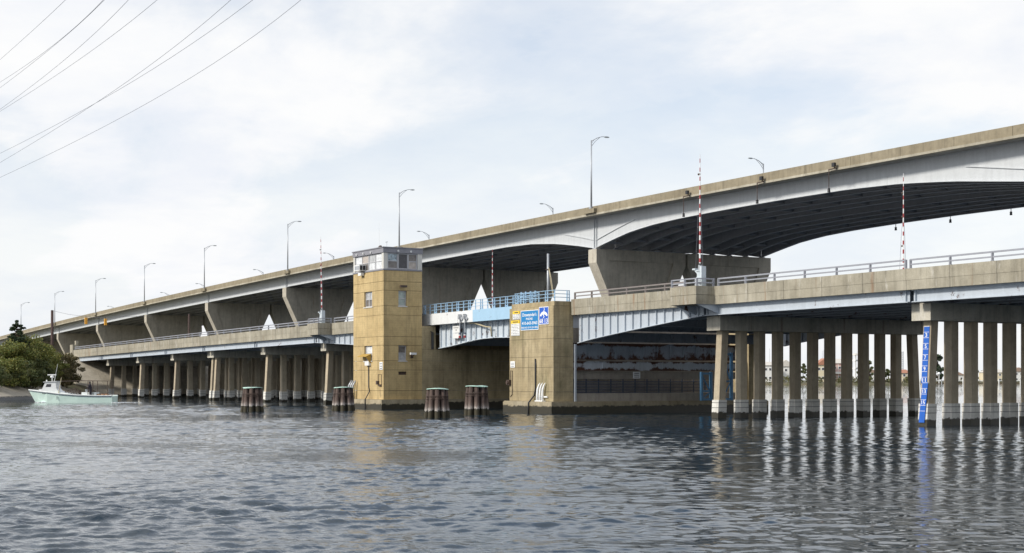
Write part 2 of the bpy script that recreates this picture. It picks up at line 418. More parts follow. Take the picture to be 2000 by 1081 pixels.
# water
m, t, b, pos, g = new_mat('channel_water')
b.inputs['Base Color'].default_value = (0.010, 0.024, 0.038, 1)
b.inputs['Roughness'].default_value = 0.02; b.inputs['IOR'].default_value = 1.333; b.inputs['Specular Tint'].default_value = (0.80, 0.88, 1.0, 1)
rip1 = noise(t, mapping(t, pos, rot=(0, 0, R(25)), scale=(1.0, 1.9, 1)), 1.3, 3, 0.55, 0.6)
rip2 = noise(t, mapping(t, pos, rot=(0, 0, R(-18)), scale=(1.0, 1.7, 1)), 4.6, 4, 0.6, 0.3)
gust = ramp(t, noise(t, mapping(t, pos, scale=(1, 1.6, 1)), 0.055, 3, 0.5), [(0.38, 0.45), (0.62, 1.25)])
hh = math_n(t, 'ADD', math_n(t, 'MULTIPLY', rip1, 0.018), math_n(t, 'MULTIPLY', rip2, 0.0100))
bp = N(t, 'ShaderNodeBump'); bp.inputs['Strength'].default_value = 1.0; bp.inputs['Distance'].default_value = 1.0
sxw = N(t, 'ShaderNodeSeparateXYZ'); t.links.new(pos, sxw.inputs[0])
lee = math_n(t, 'ADD', math_n(t, 'MULTIPLY', sxw.outputs[0], 0.5057 / 60), math_n(t, 'MULTIPLY', sxw.outputs[1], 0.8627 / 60))
lee = ramp(t, math_n(t, 'ADD', lee, 0.5), [(0.36, 1.0), (0.60, 0.30)])   # open water on the left, sheltered by the bridge on the right
t.links.new(math_n(t, 'MULTIPLY', math_n(t, 'MULTIPLY', hh, gust), math_n(t, 'MULTIPLY', lee, 2.0)), bp.inputs['Height']); t.links.new(bp.outputs[0], b.inputs['Normal'])
M['water'] = m
M['foam'] = plain('wake_foam', (0.75, 0.78, 0.80), 0.7, 0, 0.2)

# ------------------------------------------------------------------ water and land
def grid_mesh(name, P, nu, nv, mat, smooth=True):
    me = bpy.data.meshes.new(name)
    idx = np.arange(nu * nv).reshape(nv, nu)
    q = np.stack([idx[:-1, :-1], idx[:-1, 1:], idx[1:, 1:], idx[1:, :-1]], -1).reshape(-1, 4)
    me.from_pydata(P.tolist(), [], q.tolist()); me.materials.append(mat)
    if smooth: me.polygons.foreach_set('use_smooth', [True] * len(me.polygons))
    return me
def make_water():
    """wind waves as real relief; the mesh grows coarser with distance, the open sheet carries on to the horizon"""
    rng = np.random.default_rng(4)
    nrow, ncol = 880, 620
    Ds = 15.0 * (165.0 / 15.0) ** np.linspace(0, 1, nrow)
    U = np.linspace(-1, 1, ncol)
    half = 0.44 * Ds + 7.0
    X = U[None, :] * half[:, None]; D = np.repeat(Ds[:, None], ncol, 1)
    x = 0.5057 * X - 0.8627 * D; y = 0.8627 * X + 0.5057 * D
    dD = Ds * (math.log(165.0 / 15.0) / nrow)
    Z = np.zeros_like(x); wind = R(150); nw = 150
    for i in range(nw):
        lam = 0.28 * (5.5 / 0.28) ** ((i + rng.random()) / nw)
        th = wind + rng.normal(0, 0.55 if lam > 1.5 else 0.85)
        k = 2 * math.pi / lam
        slope = 0.0225 * (1.40 if lam < 0.85 else (0.72 if lam < 1.8 else 0.30))
        keep = np.clip((lam / dD - 1.8) / 1.5, 0, 1)[:, None]
        if keep.max() <= 0: continue
        ph = k * (x * math.cos(th) + y * math.sin(th)) + rng.random() * 6.28
        Z += keep * (slope / k) * (np.sin(ph) + 0.28 * np.sin(2 * ph - 1.57))
    gx = np.sin(x * 0.07 + 1.0 + 0.9 * np.sin(y * 0.06)) * np.sin(y * 0.10 + 0.5 + 1.1 * np.sin(x * 0.05))
    g2 = np.sin(x * 0.31 + 1.3 * np.sin(y * 0.17)) * np.sin(y * 0.27 + 2.0 + 1.2 * np.sin(x * 0.14))
    Z *= np.clip(0.80 + 0.44 * gx + 0.34 * g2, 0.12, 1.45)
    Z *= 0.71 + 0.38 * np.clip((0.5 + 0.07 * D - X) / (3.0 + 0.06 * D), -1, 1)      # lee of the bridge on the right
    fade = np.clip((1 - np.abs(U)) / 0.06, 0, 1)[None, :] * np.clip((165 - Ds) / 30, 0, 1)[:, None] * np.clip((Ds - 15) / 1.5, 0, 1)[:, None]
    Z *= fade
    P = np.stack([x, y, Z], -1).reshape(-1, 3).astype(np.float32)
    idx = np.arange(nrow * ncol).reshape(nrow, ncol)
    q = np.stack([idx[:-1, :-1], idx[:-1, 1:], idx[1:, 1:], idx[1:, :-1]], -1).reshape(-1, 4)
    # flat sheet around the relief
    def W(X, D): return (0.5057 * X - 0.8627 * D, 0.8627 * X + 0.5057 * D, 0.0)
    n0 = len(P)
    h0, h1 = half[0], half[-1]
    extra = [W(-h0, 15), W(h0, 15), W(h1, 165), W(-h1, 165), W(-6000, -1500), W(6000, -1500), W(6000, 8000), W(-6000, 8000)]
    P = np.concatenate([P, np.array(extra, np.float32)])
    q = np.concatenate([q, np.array([[n0 + 4, n0 + 5, n0 + 1, n0], [n0 + 5, n0 + 6, n0 + 2, n0 + 1], [n0 + 6, n0 + 7, n0 + 3, n0 + 2], [n0 + 7, n0 + 4, n0, n0 + 3]])])
    me = bpy.data.meshes.new('water')
    me.vertices.add(len(P)); me.vertices.foreach_set('co', P.ravel())
    me.loops.add(q.size); me.loops.foreach_set('vertex_index', q.astype(np.int32).ravel())
    me.polygons.add(len(q)); me.polygons.foreach_set('loop_start', np.arange(0, q.size, 4, dtype=np.int32))
    me.polygons.foreach_set('use_smooth', np.ones(len(q), bool))
    me.update(calc_edges=True); me.materials.append(M['water'])
    o = bpy.data.objects.new('water', me); link(o); tag(o, kind='structure')
make_water()

# left bank: shoreline as (x, y)
SHORE = np.array([(-120, -60), (-150, -12), (-174, 22), (-187, 37), (-205, 49), (-219, 56), (-223, 60), (-223.5, 80), (-232, 87), (-262, 97), (-332, 116), (-430, 141), (-700, 212)], float)
def shore_dist(x, y):
    """signed distance: positive inland (to the left of the line)"""
    best = np.full(x.shape, 1e9); sign = np.ones(x.shape)
    for (ax, ay), (bx, by) in zip(SHORE[:-1], SHORE[1:]):
        dx, dy = bx - ax, by - ay; L = dx * dx + dy * dy
        u = np.clip(((x - ax) * dx + (y - ay) * dy) / L, 0, 1)
        d = np.hypot(x - ax - u * dx, y - ay - u * dy)
        sg = np.sign(dx * (y - ay) - dy * (x - ax))
        upd = d < best - 1e-9
        best = np.where(upd, d, best); sign = np.where(upd, sg, sign)
    return best * sign
def bank_z(x, y):
    d = shore_dist(x, y)
    z = np.interp(d, [-6, 0, 0.5, 4.0, 7, 14, 24, 60, 300], [-1.6, -0.15, 0.3, 1.75, 2.2, 4.0, 5.6, 6.4, 7.5])
    road = np.clip(1 - np.abs(y - 68.8) / 16, 0, 1) * np.clip((-x - 232) / 6, 0, 1)
    return z + road * np.clip(6.4 - z, 0, 5)
def make_bank():
    gx = np.concatenate([np.arange(-900, -330, 12), np.arange(-330, -115, 1.6)])
    gy = np.concatenate([np.arange(-160, 0, 8), np.arange(0, 125, 1.6), np.arange(125, 260, 6)])
    X, Y = np.meshgrid(gx, gy)
    rng = np.random.default_rng(2)
    Z = bank_z(X, Y); inl = shore_dist(X, Y)
    Z = Z + np.where(inl > 5, rng.normal(0, 0.12, Z.shape), 0)
    me = grid_mesh('bank', np.stack([X, Y, Z], -1).reshape(-1, 3), len(gx), len(gy), M['earth'])
    bm = bmesh.new(); bm.from_mesh(me)
    kill = [f for f in bm.faces if max(v.co.z for v in f.verts) < -1.0]
    bmesh.ops.delete(bm, geom=kill, context='FACES'); bmesh.ops.recalc_face_normals(bm, faces=bm.faces)
    bm.to_mesh(me); bm.free()
    o = bpy.data.objects.new('bank', me); link(o); tag(o, kind='structure')
make_bank()
# concrete slope along the shore: slabs laid side by side
rv = bpy.data.objects.new('revetment', None); link(rv); tag(rv, kind='structure')
def along(pts, step):
    out = []
    for (a, b2) in zip(pts[:-1], pts[1:]):
        L = np.hypot(*(b2 - a)); n = max(1, int(round(L / step)))
        for i in range(n): out.append((a + (b2 - a) * i / n, a + (b2 - a) * (i + 1) / n))
    return out
for (a, b2) in along(SHORE[1:6], 4.5):
    d = (b2 - a) / np.hypot(*(b2 - a)); nrm = np.array([-d[1], d[0]])
    g0 = d * 0.012
    mb = MB()
    q = [(a + g0 - nrm * 1.2, -0.75), (b2 - g0 - nrm * 1.2, -0.75), (b2 - g0 + nrm * 0.1, 0.42), (a + g0 + nrm * 0.1, 0.42)]
    q2 = [(a + g0 + nrm * 0.12, 0.46), (b2 - g0 + nrm * 0.12, 0.46), (b2 - g0 + nrm * 4.4, 2.02), (a + g0 + nrm * 4.4, 2.02)]
    for qq in (q, q2):
        top = [(p[0], p[1], z) for p, z in qq]; bot = [(p[0] + nrm[0] * 0.25, p[1] + nrm[1] * 0.25, z - 0.35) for p, z in qq]
        mb.add(top + bot, [(0, 1, 2, 3), (7, 6, 5, 4), (0, 4, 5, 1), (1, 5, 6, 2), (2, 6, 7, 3), (3, 7, 4, 0)])
    part('slab', mb, M['slope'], rv)
# slope paving under the end of the low bridge
sp = bpy.data.objects.new('slope_paving', None); link(sp); tag(sp, kind='structure')
for r_ in range(5):
    for c_ in range(6):
        y0 = 56.5 + c_ * 4.2; x0 = -222.0 - r_ * 2.55; z0 = -0.4 + r_ * 1.32
        top = [(x0, y0 + .015, z0), (x0, y0 + 4.18, z0), (x0 - 2.53, y0 + 4.18, z0 + 1.31), (x0 - 2.53, y0 + .015, z0 + 1.31)]
        bot = [(p[0] - .2, p[1], p[2] - .5) for p in top]
        part('slab', MB().add(top + bot, [(0, 1, 2, 3), (7, 6, 5, 4), (0, 4, 5, 1), (1, 5, 6, 2), (2, 6, 7, 3), (3, 7, 4, 0)]), M['slope'], sp)

# ------------------------------------------------------------------ low bridge: profile
_lx = np.array([-246, -232, -180, -129, -91, -57, -20]); _lz = np.array([7.08, 7.21, 7.72, 8.12, 8.36, 8.45, 8.50])
def low(x): return float(np.interp(x, _lx, _lz))
Y0, Y1 = 58.5, 79.0
CAPZ = {-220.6: 5.58, -205.2: 5.83, -189.5: 6.0, -174.4: 6.16, -156.7: 6.26, -139.7: 6.38, -76.0: 6.62, -58.0: 6.64, -40.0: 6.66}

def ibeam(mb, secs, y, flange=0.34, web=0.04):
    """secs: (x, ztop, zbot)"""
    mb.loftx([(x, y - web / 2, y + web / 2, zb + 0.03, zt - 0.03) for x, zt, zb in secs])
    mb.loftx([(x, y - flange / 2, y + flange / 2, zb, zb + 0.045) for x, zt, zb in secs])
    mb.loftx([(x, y - flange / 2, y + flange / 2, zt - 0.045, zt) for x, zt, zb in secs])
    return mb

POST = MB().box(-0.05, 0.05, -0.045, 0.045, 0, 0.50).box(-0.09, 0.09, -0.06, 0.06, 0, 0.03).box(-0.035, 0.035, -0.075, -0.045, 0.05, 0.47).mesh('post', M['alu'])
POSTB = MB().box(-0.05, 0.05, -0.045, 0.045, 0, 0.50).box(-0.09, 0.09, -0.06, 0.06, 0, 0.03).box(-0.035, 0.035, -0.075, -0.045, 0.05, 0.47).mesh('post', M['brown_rail'])
def railing(parent, xa, xb, y, near=True, brown=None, step=2.9):
    n = max(1, int(round((xb - xa) / step)))
    xs = [xa + 0.12 + (xb - xa - 0.24) * i / n for i in range(n + 1)]
    for i, x in enumerate(xs):
        inst('post', POSTB if brown else POST, parent, (x, y, low(x)))
        if i < n:
            x2 = xs[i + 1]
            for h, th in ((0.47, 0.09), (0.22, 0.075)):
                mb = MB().bar((x + .004, y - 0.02, low(x) + h), (x2 - .004, y - 0.02, low(x2) + h), 0.07, th)
                part('rail', mb, M['brown_rail' if brown else 'alu'], parent)
def fascia(parent, xa, xb, y, out, mat, step=3.05, lip=True):
    n = max(1, int(round((xb - xa) / step)))
    for i in range(n):
        a = xa + (xb - xa) * i / n + 0.012; c = xa + (xb - xa) * (i + 1) / n - 0.012
        ya, yb = (y, y + 0.3) if out < 0 else (y - 0.3, y)
        mb = MB().loftx([(a, ya, yb, low(a) - 1.14, low(a)), (c, ya, yb, low(c) - 1.14, low(c))])
        o = part('fascia_panel', mb, mat, parent)
        if lip:
            yl = ya - 0.018 if out < 0 else yb
            mb = MB().loftx([(a, yl, yl + 0.018, low(a) - 0.62, low(a) - 0.003), (c, yl, yl + 0.018, low(c) - 0.62, low(c) - 0.003)])
            part('panel_face', mb, mat, o)
def approach(name, label, spans, xa, xb, taper=None):
    th = thing(name, ((xa + xb) / 2, 68.7, 5.6), label, 'bridge')
    sx_ = [xa + (xb - xa) * i / 12 for i in range(13)]
    mb = MB().loftx([(x, Y0 + 0.3, Y1 - 0.3, low(x) - 0.62, low(x) - 0.34) for x in sx_])
    part('deck_slab', mb, M['slab'], th)
    mb = MB().loftx([(x, Y0 + 0.3, Y0 + 2.0, low(x) - 0.34, low(x) - 0.12) for x in sx_]); part('footway', mb, M['fascia'], th)
    fascia(th, xa, xb, Y1, 1, M['fascia'], 6.0, lip=False)
    for (a, c, kind) in spans:
        for k in range(9):
            y = Y0 + (0.75 + k * 2.375 if k else 0.44)
            secs = []
            for i in range(9):
                x = a + 0.14 + (c - a - 0.28) * i / 8
                zt = low(x) - (1.14 if k in (0, 8) else 0.62)
                if kind == 'plain': zb = low(x) - 1.14 - 0.655
                else:
                    u = i / 8 if kind == 'deep_left' else 1 - i / 8
                    zb = 5.15 + (low(x) - 1.80 - 5.15) * (u ** 0.85 if k in (0, 8) else 1)
                    if k not in (0, 8): zb = low(x) - 1.8
                secs.append((x, zt, zb))
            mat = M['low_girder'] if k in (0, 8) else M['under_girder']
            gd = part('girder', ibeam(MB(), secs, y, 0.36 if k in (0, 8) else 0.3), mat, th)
            if k in (0, 8) and kind != 'plain':
                for i in range(16):
                    u = (i + 0.5) / 16; x = a + 0.14 + (c - a - 0.28) * u
                    zb = np.interp(x, [s_[0] for s_ in secs], [s_[2] for s_ in secs])
                    part('stiffener', MB().box(x - 0.025, x + 0.025, y - 0.15, y - 0.025, zb + 0.05, low(x) - 1.19), M['low_girder'], gd)
            elif k == 0:
                for x in (a + 0.35, c - 0.35):
                    part('stiffener', MB().box(x - 0.02, x + 0.02, y - 0.15, y - 0.025, low(x) - 1.74, low(x) - 1.19), M['low_girder'], gd)
        for x in np.linspace(a + 0.5, c - 0.5, 4):
            part('cross_beam', MB().box(x - 0.05, x + 0.05, Y0 + 0.95, Y1 - 0.95, low(x) - 1.45, low(x) - 0.7), M['under_girder'], th)
    return th

LS = [-236.0, -220.6, -205.2, -189.5, -174.4, -156.7, -139.7]
west = approach('approach_bridge', 'long low approach bridge running left from the yellow tower to the wooded bank',
                [(a, b2, 'plain') for a, b2 in zip(LS[:-1], LS[1:])] + [(-139.7, -118.9, 'deep_right')], -236.0, -114.4)
east = approach('approach_bridge', 'low approach bridge on the right, from the signed pier over the rows of thick piles',
                [(-91.0, -76.0, 'deep_left'), (-76.0, -58.0, 'plain'), (-58.0, -40.0, 'plain'), (-40.0, -24.0, 'plain')], -91.25, -24.0)
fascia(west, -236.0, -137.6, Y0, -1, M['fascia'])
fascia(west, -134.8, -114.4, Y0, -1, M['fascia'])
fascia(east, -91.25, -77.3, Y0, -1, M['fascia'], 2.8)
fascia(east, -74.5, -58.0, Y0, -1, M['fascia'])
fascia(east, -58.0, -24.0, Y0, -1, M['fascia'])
railing(west, -235.5, -137.8, Y0 + 0.16); railing(west, -134.6, -118.9, Y0 + 0.16)
railing(east, -91.1, -77.6, Y0 + 0.16, brown=True, step=2.3); railing(east, -74.4, -58.05, Y0 + 0.16); railing(east, -57.95, -24.2, Y0 + 0.16)
railing(east, -70, -24.2, Y1 - 0.16); railing(west, -235.5, -118, Y1 - 0.16)
# bays that carry the barrier gates
def bay(parent, xa, xb):
    zt = low(xb) + 0.0; y = Y0 - 1.45
    mb = MB().prism([(xa - 1.2, Y0 - 0.002), (xa, y), (xb, y), (xb, Y0 - 0.002), (xb, Y0 + 0.28), (xa - 1.2, Y0 + 0.28)], 'z', zt - 1.14, zt - 0.56)
    o = part('gate_bay', mb, M['fascia'], parent)
    mb = MB().prism([(xa - 1.22, Y0 - 0.003), (xa, y - 0.02), (xb + 0.02, y - 0.02), (xb + 0.02, Y0 - 0.004), (xb + 0.02, Y0 + 0.26), (xa - 1.22, Y0 + 0.26)], 'z', zt - 0.545, zt)
    part('bay_face', mb, M['fascia'], o)
    for x in (xa + 0.25, xb - 0.2):
        mb = MB().prism([(y + 0.15, zt - 1.142), (Y0 + 0.75, zt - 1.142), (Y0 + 0.75, zt - 1.75), (Y0 + 0.45, zt - 1.72)], 'x', x - 0.07, x + 0.07)
        part('bracket', mb, M['low_girder'], parent)
    for a, c in (((xa, y + .15), (xb - .1, y + .15)), ((xb - .1, y + .15), (xb - .1, Y0 + .1))):
        for h in (0.22, 0.47):
            part('rail', MB().bar((a[0], a[1], zt + h), (c[0], c[1], zt + h), 0.06, 0.075), M['alu'], parent)
    for p in ((xa, y + .15), ((xa + xb) / 2, y + .15), (xb - .1, y + .15), (xb - .1, Y0)):
        inst('post', POST, parent, (p[0], p[1], zt))
bay(west, -137.5, -134.9); bay(east, -77.2, -74.5)
# end of the low bridge on the bank
mb = MB().box(-239, -236.02, 57.6, 80, 3.5, 6.0).box(-239, -236.4, 58.2, 79.4, 6.0, low(-237) - 0.34)
part('abutment', mb, M['fascia'], west)
mb = MB().box(-237.8, -236.1, Y0 - 0.1, Y0 + 0.5, 6.0, 8.05).box(-237.6, -236.9, Y0 + 0.6, Y0 + 1.0, 6.5, 8.7)
part('end_post', mb, M['fascia'], west)

# ------------------------------------------------------------------ pile bents
def pile_mesh(h, lean_top):
    """square pile from z = -1.2 up to h; lean_top moves the head in y"""
    mb = MB(); w2 = 0.285; c = 0.03
    def ring(z, dy, ww):
        return [(-ww, dy - ww + c, z), (-ww + c, dy - ww, z), (ww - c, dy - ww, z), (ww, dy - ww + c, z), (ww, dy + ww - c, z), (ww - c, dy + ww, z), (-ww + c, dy + ww, z), (-ww, dy + ww - c, z)]
    z0 = -1.2; vs = ring(z0, 0, w2) + ring(h, lean_top, w2)
    mb.add(vs, [(i, (i + 1) % 8, 8 + (i + 1) % 8, 8 + i) for i in range(8)] + [tuple(range(8, 16)), tuple(reversed(range(8)))])
    return mb.mesh('pile', M['pile'])
def collar_mesh(lean_per_m):
    mb = MB(); w2 = 0.338
    def blk(za, zb, ww):
        vs = []
        for z in (za, zb):
            dy = (z + 1.2) * lean_per_m
            vs += [(-ww, dy - ww, z), (ww, dy - ww, z), (ww, dy + ww, z), (-ww, dy + ww, z)]
        mb.add(vs, [(0, 1, 5, 4), (1, 2, 6, 5), (2, 3, 7, 6), (3, 0, 4, 7), (4, 5, 6, 7), (3, 2, 1, 0)])
    blk(-1.2, 1.20, w2)
    return mb.mesh('collar', M['collar'])
def band_mesh(lean_per_m):
    mb = MB(); ww = 0.345
    for z in (1.02, 0.70):
        dy = (z + 1.2) * lean_per_m
        mb.box(-ww, ww, dy - ww, dy + ww, z - 0.014, z + 0.014)
    return mb.mesh('collar_band', M['dark'])
COLL = {s: (collar_mesh(s), band_mesh(s)) for s in (0.0, 0.055, -0.055)}
def bent(x, zcap, npile, ya, yb, label, double=False):
    th = thing('pile_bent', (x, (ya + yb) / 2, 0), label, 'bridge pier', 'pile bents of the low bridge')
    wc = 1.15 if double else 0.69
    mb = MB(); c = 0.05
    prof = [(ya - 0.75, zcap - 0.95), (ya - 0.75, zcap - c), (ya - 0.75 + c, zcap), (yb + 0.75 - c, zcap), (yb + 0.75, zcap - c), (yb + 0.75, zcap - 0.95)]
    mb.prism(prof, 'x', x - wc, x + wc)
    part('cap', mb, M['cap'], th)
    hh_ = zcap - 0.95 + 0.02
    ms = {s: pile_mesh(hh_, s * (hh_ + 1.2)) for s in (0.0, 0.055, -0.055)}
    for row in ((-0.62, 0.62) if double else (0,)):
        for i in range(npile):
            y = ya + (yb - ya) * i / (npile - 1)
            s = 0.055 if i == 0 else (-0.055 if i == npile - 1 else 0.0)
            yy = y - s * (hh_ + 1.2)
            o = inst('pile', ms[s], th, (x + row, yy, 0))
            for nm, me in (('collar', COLL[s][0]), ('collar_band', COLL[s][1])):
                cc = bpy.data.objects.new(nm, me); link(cc, o)
    for k in (0, 8):
        y = Y0 + 0.75 + k * 2.375
        for dx in (-0.25, 0.25):
            part('bearing', MB().box(x + dx - 0.14, x + dx + 0.14, y - 0.2, y + 0.2, zcap, max(zcap + 0.03, low(x) - 1.80)), M['galv'], th)
    return th
bl = ['pile bent nearest the wooded bank at the far left', 'second pile bent from the wooded left bank', 'third pile bent from the wooded left bank',
      'double-row pile bent with a wide weathered cap and birds on it', 'pile bent left of the tower, behind the leftmost dolphin', 'pile bent next to the yellow tower on its left side']
for (x, lb) in zip([-220.6, -205.2, -189.5, -174.4, -156.7, -139.7], bl):
    bent(x, CAPZ[x], 11, 60.45, 77.2, lb, double=(x == -174.4))
bent(-76.0, CAPZ[-76.0], 12, 60.35, 77.2, 'pile bent with a row of twelve tan piles just right of the open pier')
bent(-58.0, CAPZ[-58.0], 12, 60.35, 77.2, 'pile bent at the right edge that carries the blue clearance gauge')

# clearance gauge on the first pile at the right
gth = thing('clearance_gauge', (-58.0, 59.6, 0.35), 'blue clearance gauge board with white numbers on the right pile', 'sign')
def gy(z): return 60.35 - 0.055 * (CAPZ[-58.0] - 0.93 - z) - 0.285
def gauge(xc0, xc1, za, zb, first, wd, lift):
    nz = 2
    P = lambda x, z, d: (x, gy(z) - d, z)
    vs = []
    for d in (lift, lift + 0.03):
        vs += [P(xc0 - wd, za, d), P(xc0 + wd, za, d), P(xc1 + wd, zb, d), P(xc1 - wd, zb, d)]
    part('board', MB().add(vs, [(0, 1, 2, 3), (7, 6, 5, 4), (0, 4, 5, 1), (1, 5, 6, 2), (2, 6, 7, 3), (3, 7, 4, 0)]), M['gauge_blue'], gth)
gauge(-58.02, -57.98, 2.30, 5.38, 3, 0.20, 0.004)
gauge(-58.02, -57.86, 0.18, 2.36, 13, 0.20, 0.085)
zft = 4.95
for num in range(2, 18):
    z = 4.92 - (num - 3) * 0.3048
    lowr = z < 2.25
    xc = (-57.99 - (5.38 - z) * 0.012) if not lowr else (-57.87 - (2.36 - z) * 0.07)
    d = 0.120 if lowr else 0.040
    if num % 2 == 1 and num <= 15:
        wd = 0.14 if num < 10 else 0.24
        hgt = 0.215
        lettering(str(num), (xc - wd / 2, gy(z) - d, z - hgt / 2), wd, hgt, M['letter_white'], gth, name='numeral')
    zz_ = z + 0.1524
    part('tick', MB().box(xc - 0.20, xc + 0.20, gy(zz_) - d, gy(zz_) - d + 0.006, zz_ - 0.009, zz_ + 0.009), M['letter_white'], gth)

# ------------------------------------------------------------------ walls made of courses, with openings
def wall_boxes(mb, a0, a1, z0, z1, holes, mk):
    """fills the rectangle minus holes (a0,a1,z0,z1) using mk(a,b,c,d)"""
    aa = sorted({a0, a1, *[h[0] for h in holes], *[h[1] for h in holes]}); aa = [a for a in aa if a0 <= a <= a1]
    zs = sorted({z0, z1, *[min(max(h[2], z0), z1) for h in holes], *[min(max(h[3], z0), z1) for h in holes]})
    for p, q in zip(aa[:-1], aa[1:]):
        for c, d in zip(zs[:-1], zs[1:]):
            mp, mq = (p + q) / 2, (c + d) / 2
            if any(h[0] < mp < h[1] and h[2] < mq < h[3] for h in holes): continue
            if q - p > 1e-4 and d - c > 1e-4: mk(p, q, c, d)

# control tower -------------------------------------------------------------
TX0, TX1, TY0, TY1 = -118.8, -112.7, 53.6, 57.2
tw = thing('control_tower', ((TX0 + TX1) / 2, (TY0 + TY1) / 2, 0.84), 'tall yellow concrete bridge tower with a glazed operator cabin on top', 'tower')
part('core', MB().box(TX0 + 0.35, TX1 - 0.35, TY0 + 0.35, TY1 - 0.05, 0.5, 11.68), M['dark'], tw)
ZJ = [0.84, 1.59, 3.33, 4.11, 5.40, 6.15, 7.95, 8.72, 10.02, 10.77, 11.70]
hf = [(-116.55, -114.95, 8.72, 10.02), (-116.55, -114.95, 4.11, 5.40)]
hr = [(54.98, 55.75, 8.72, 10.02), (54.98, 55.75, 4.11, 5.40), (54.98, 55.75, 2.92, 3.20)]
for za, zb in zip(ZJ[:-1], ZJ[1:]):
    za2, zb2 = za + 0.012, zb - 0.012
    blocks = []
    wall_boxes(None, TX0, TX1, za2, zb2, hf, lambda p, q, c, d: blocks.append((p, q, TY0, TY0 + 0.3, c, d)))
    wall_boxes(None, TY0 + 0.3, TY1, za2, zb2, hr, lambda p, q, c, d: blocks.append((TX1 - 0.3, TX1, p, q, c, d)))
    blocks.append((TX0, TX0 + 0.3, TY0 + 0.3, TY1, za2, zb2))
    for bk in blocks: part('wall_course', MB().box(*bk), M['tower'], tw)
part('plinth', MB().box(TX0 - 0.05, TX1 + 0.35, TY0 - 0.35, TY1 + 0.1, -1.5, 0.80).prism([(TX0 - 0.05, TY0 - 0.35), (TX1 + 0.35, TY0 - 0.35), (TX1 + 0.35, TY1 + .1), (TX0 - .05, TY1 + .1)], 'z', 0.80, 0.838), M['plinth'], tw)
def window(parent, face, a0, a1, z0, z1, plane, mats, cols=1, rows=2, inset=0.14, fw=0.07, names='window'):
    """face 'y': plane at y facing -y; face 'x': plane at x facing +x"""
    def bx(mb, p, q, d0, d1, c, d):
        if face == 'y': mb.box(p, q, plane + d0, plane + d1, c, d)
        else: mb.box(plane - d1, plane - d0, p, q, c, d)
    fr = MB()
    bx(fr, a0, a1, inset, inset + 0.09, z0, z0 + fw); bx(fr, a0, a1, inset, inset + 0.09, z1 - fw, z1)
    for i in range(cols + 1):
        ac = a0 + (a1 - a0) * i / cols
        lo, hi = (a0, a0 + fw) if i == 0 else ((a1 - fw, a1) if i == cols else (ac - fw / 2, ac + fw / 2))
        bx(fr, lo, hi, inset + 0.002, inset + 0.088, z0 + fw, z1 - fw)
    for j in range(1, rows):
        zc = z0 + (z1 - z0) * j / rows
        bx(fr, a0 + fw, a1 - fw, inset + 0.004, inset + 0.086, zc - fw / 2, zc + fw / 2)
    o = part(names, fr, M['frame'], parent)
    for i in range(cols):
        for j in range(rows):
            pa = MB()
            bx(pa, a0 + (a1 - a0) * i / cols + fw * 0.3, a0 + (a1 - a0) * (i + 1) / cols - fw * 0.3, inset + 0.045, inset + 0.06, z0 + (z1 - z0) * j / rows + 0.02, z0 + (z1 - z0) * (j + 1) / rows - 0.02)
            part('pane', pa, M[mats[(i * rows + j) % len(mats)]], o)
    return o
window(tw, 'y', -116.55, -114.95, 8.73, 10.01, TY0, ['pane_brown', 'pane_grey', 'pane_brown', 'pane_grey'], 2, 2)
window(tw, 'y', -116.55, -114.95, 4.12, 5.39, TY0, ['pane_grey', 'pane_white'], 1, 2)
window(tw, 'x', 54.98, 55.75, 8.73, 10.01, TX1, ['pane_green', 'pane_green'])
window(tw, 'x', 54.98, 55.75, 4.12, 5.39, TX1, ['pane_grey', 'pane_brown'])
part('vent', MB().box(TX1 - 0.2, TX1 - 0.15, 54.98, 55.75, 2.92, 3.2), M['darkbrown'], tw)
# sills and window hardware
for (a, c, z) in ((-116.65, -114.85, 8.70), (-116.65, -114.85, 4.09)):
    part('sill', MB().box(a, c, TY0 - 0.06, TY0 - 0.003, z - 0.06, z + 0.02), M['cabin_post'], tw)
for z in (8.70, 4.09): part('sill', MB().box(TX1 + 0.003, TX1 + 0.06, 54.93, 55.8, z - 0.06, z + 0.02), M['cabin_post'], tw)
aw = MB().prism([(TY0 - 0.004, 4.72), (TY0 - 0.5, 4.50), (TY0 - 0.5, 4.46), (TY0 - 0.004, 4.66)], 'x', -116.9, -115.1)
aw.prism([(TY0 - 0.004, 4.66), (TY0 - 0.49, 4.45), (TY0 - 0.2, 4.05), (TY0 - 0.004, 3.9)], 'x', -115.2, -115.13)
part('awning', aw, M['mustard'], tw)
part('meter_box', MB().box(-116.0, -115.2, TY0 - 0.22, TY0 - 0.004, 3.72, 4.05), M['white'], tw)
part('downpipe', MB().tube([(-115.55, TY0 - 0.06, 3.72), (-115.55, TY0 - 0.06, 1.9), (-115.35, TY0 - 0.08, 1.5), (-115.5, TY0 - 0.42, 0.8), (-115.45, TY0 - 0.42, -0.6)], 0.045, 7), M['dark'], tw, True)
part('notice', MB().box(-113.45, -112.85, TY0 - 0.03, TY0 - 0.004, 3.35, 4.0), M['white'], tw)
for i, z in enumerate((3.84, 3.64, 3.46)):
    part('notice_line', MB().box(-113.36, -112.94, TY0 - 0.034, TY0 - 0.0305, z - 0.02, z + 0.03), M['ink'], tw)
part('alarm_box', MB().box(-113.85, -113.55, TY0 - 0.18, TY0 - 0.004, 2.1, 2.42).box(-113.5, -113.1, TY0 - 0.1, TY0 - 0.004, 1.95, 2.12), M['darkbrown'], tw)
part('conduit', MB().tube([(-113.7, TY0 - 0.03, 2.42), (-113.7, TY0 - 0.03, 2.95), (-113.05, TY0 - 0.03, 2.95), (-113.05, TY0 - 0.03, 1.9)], 0.022, 6), M['darkbrown'], tw)
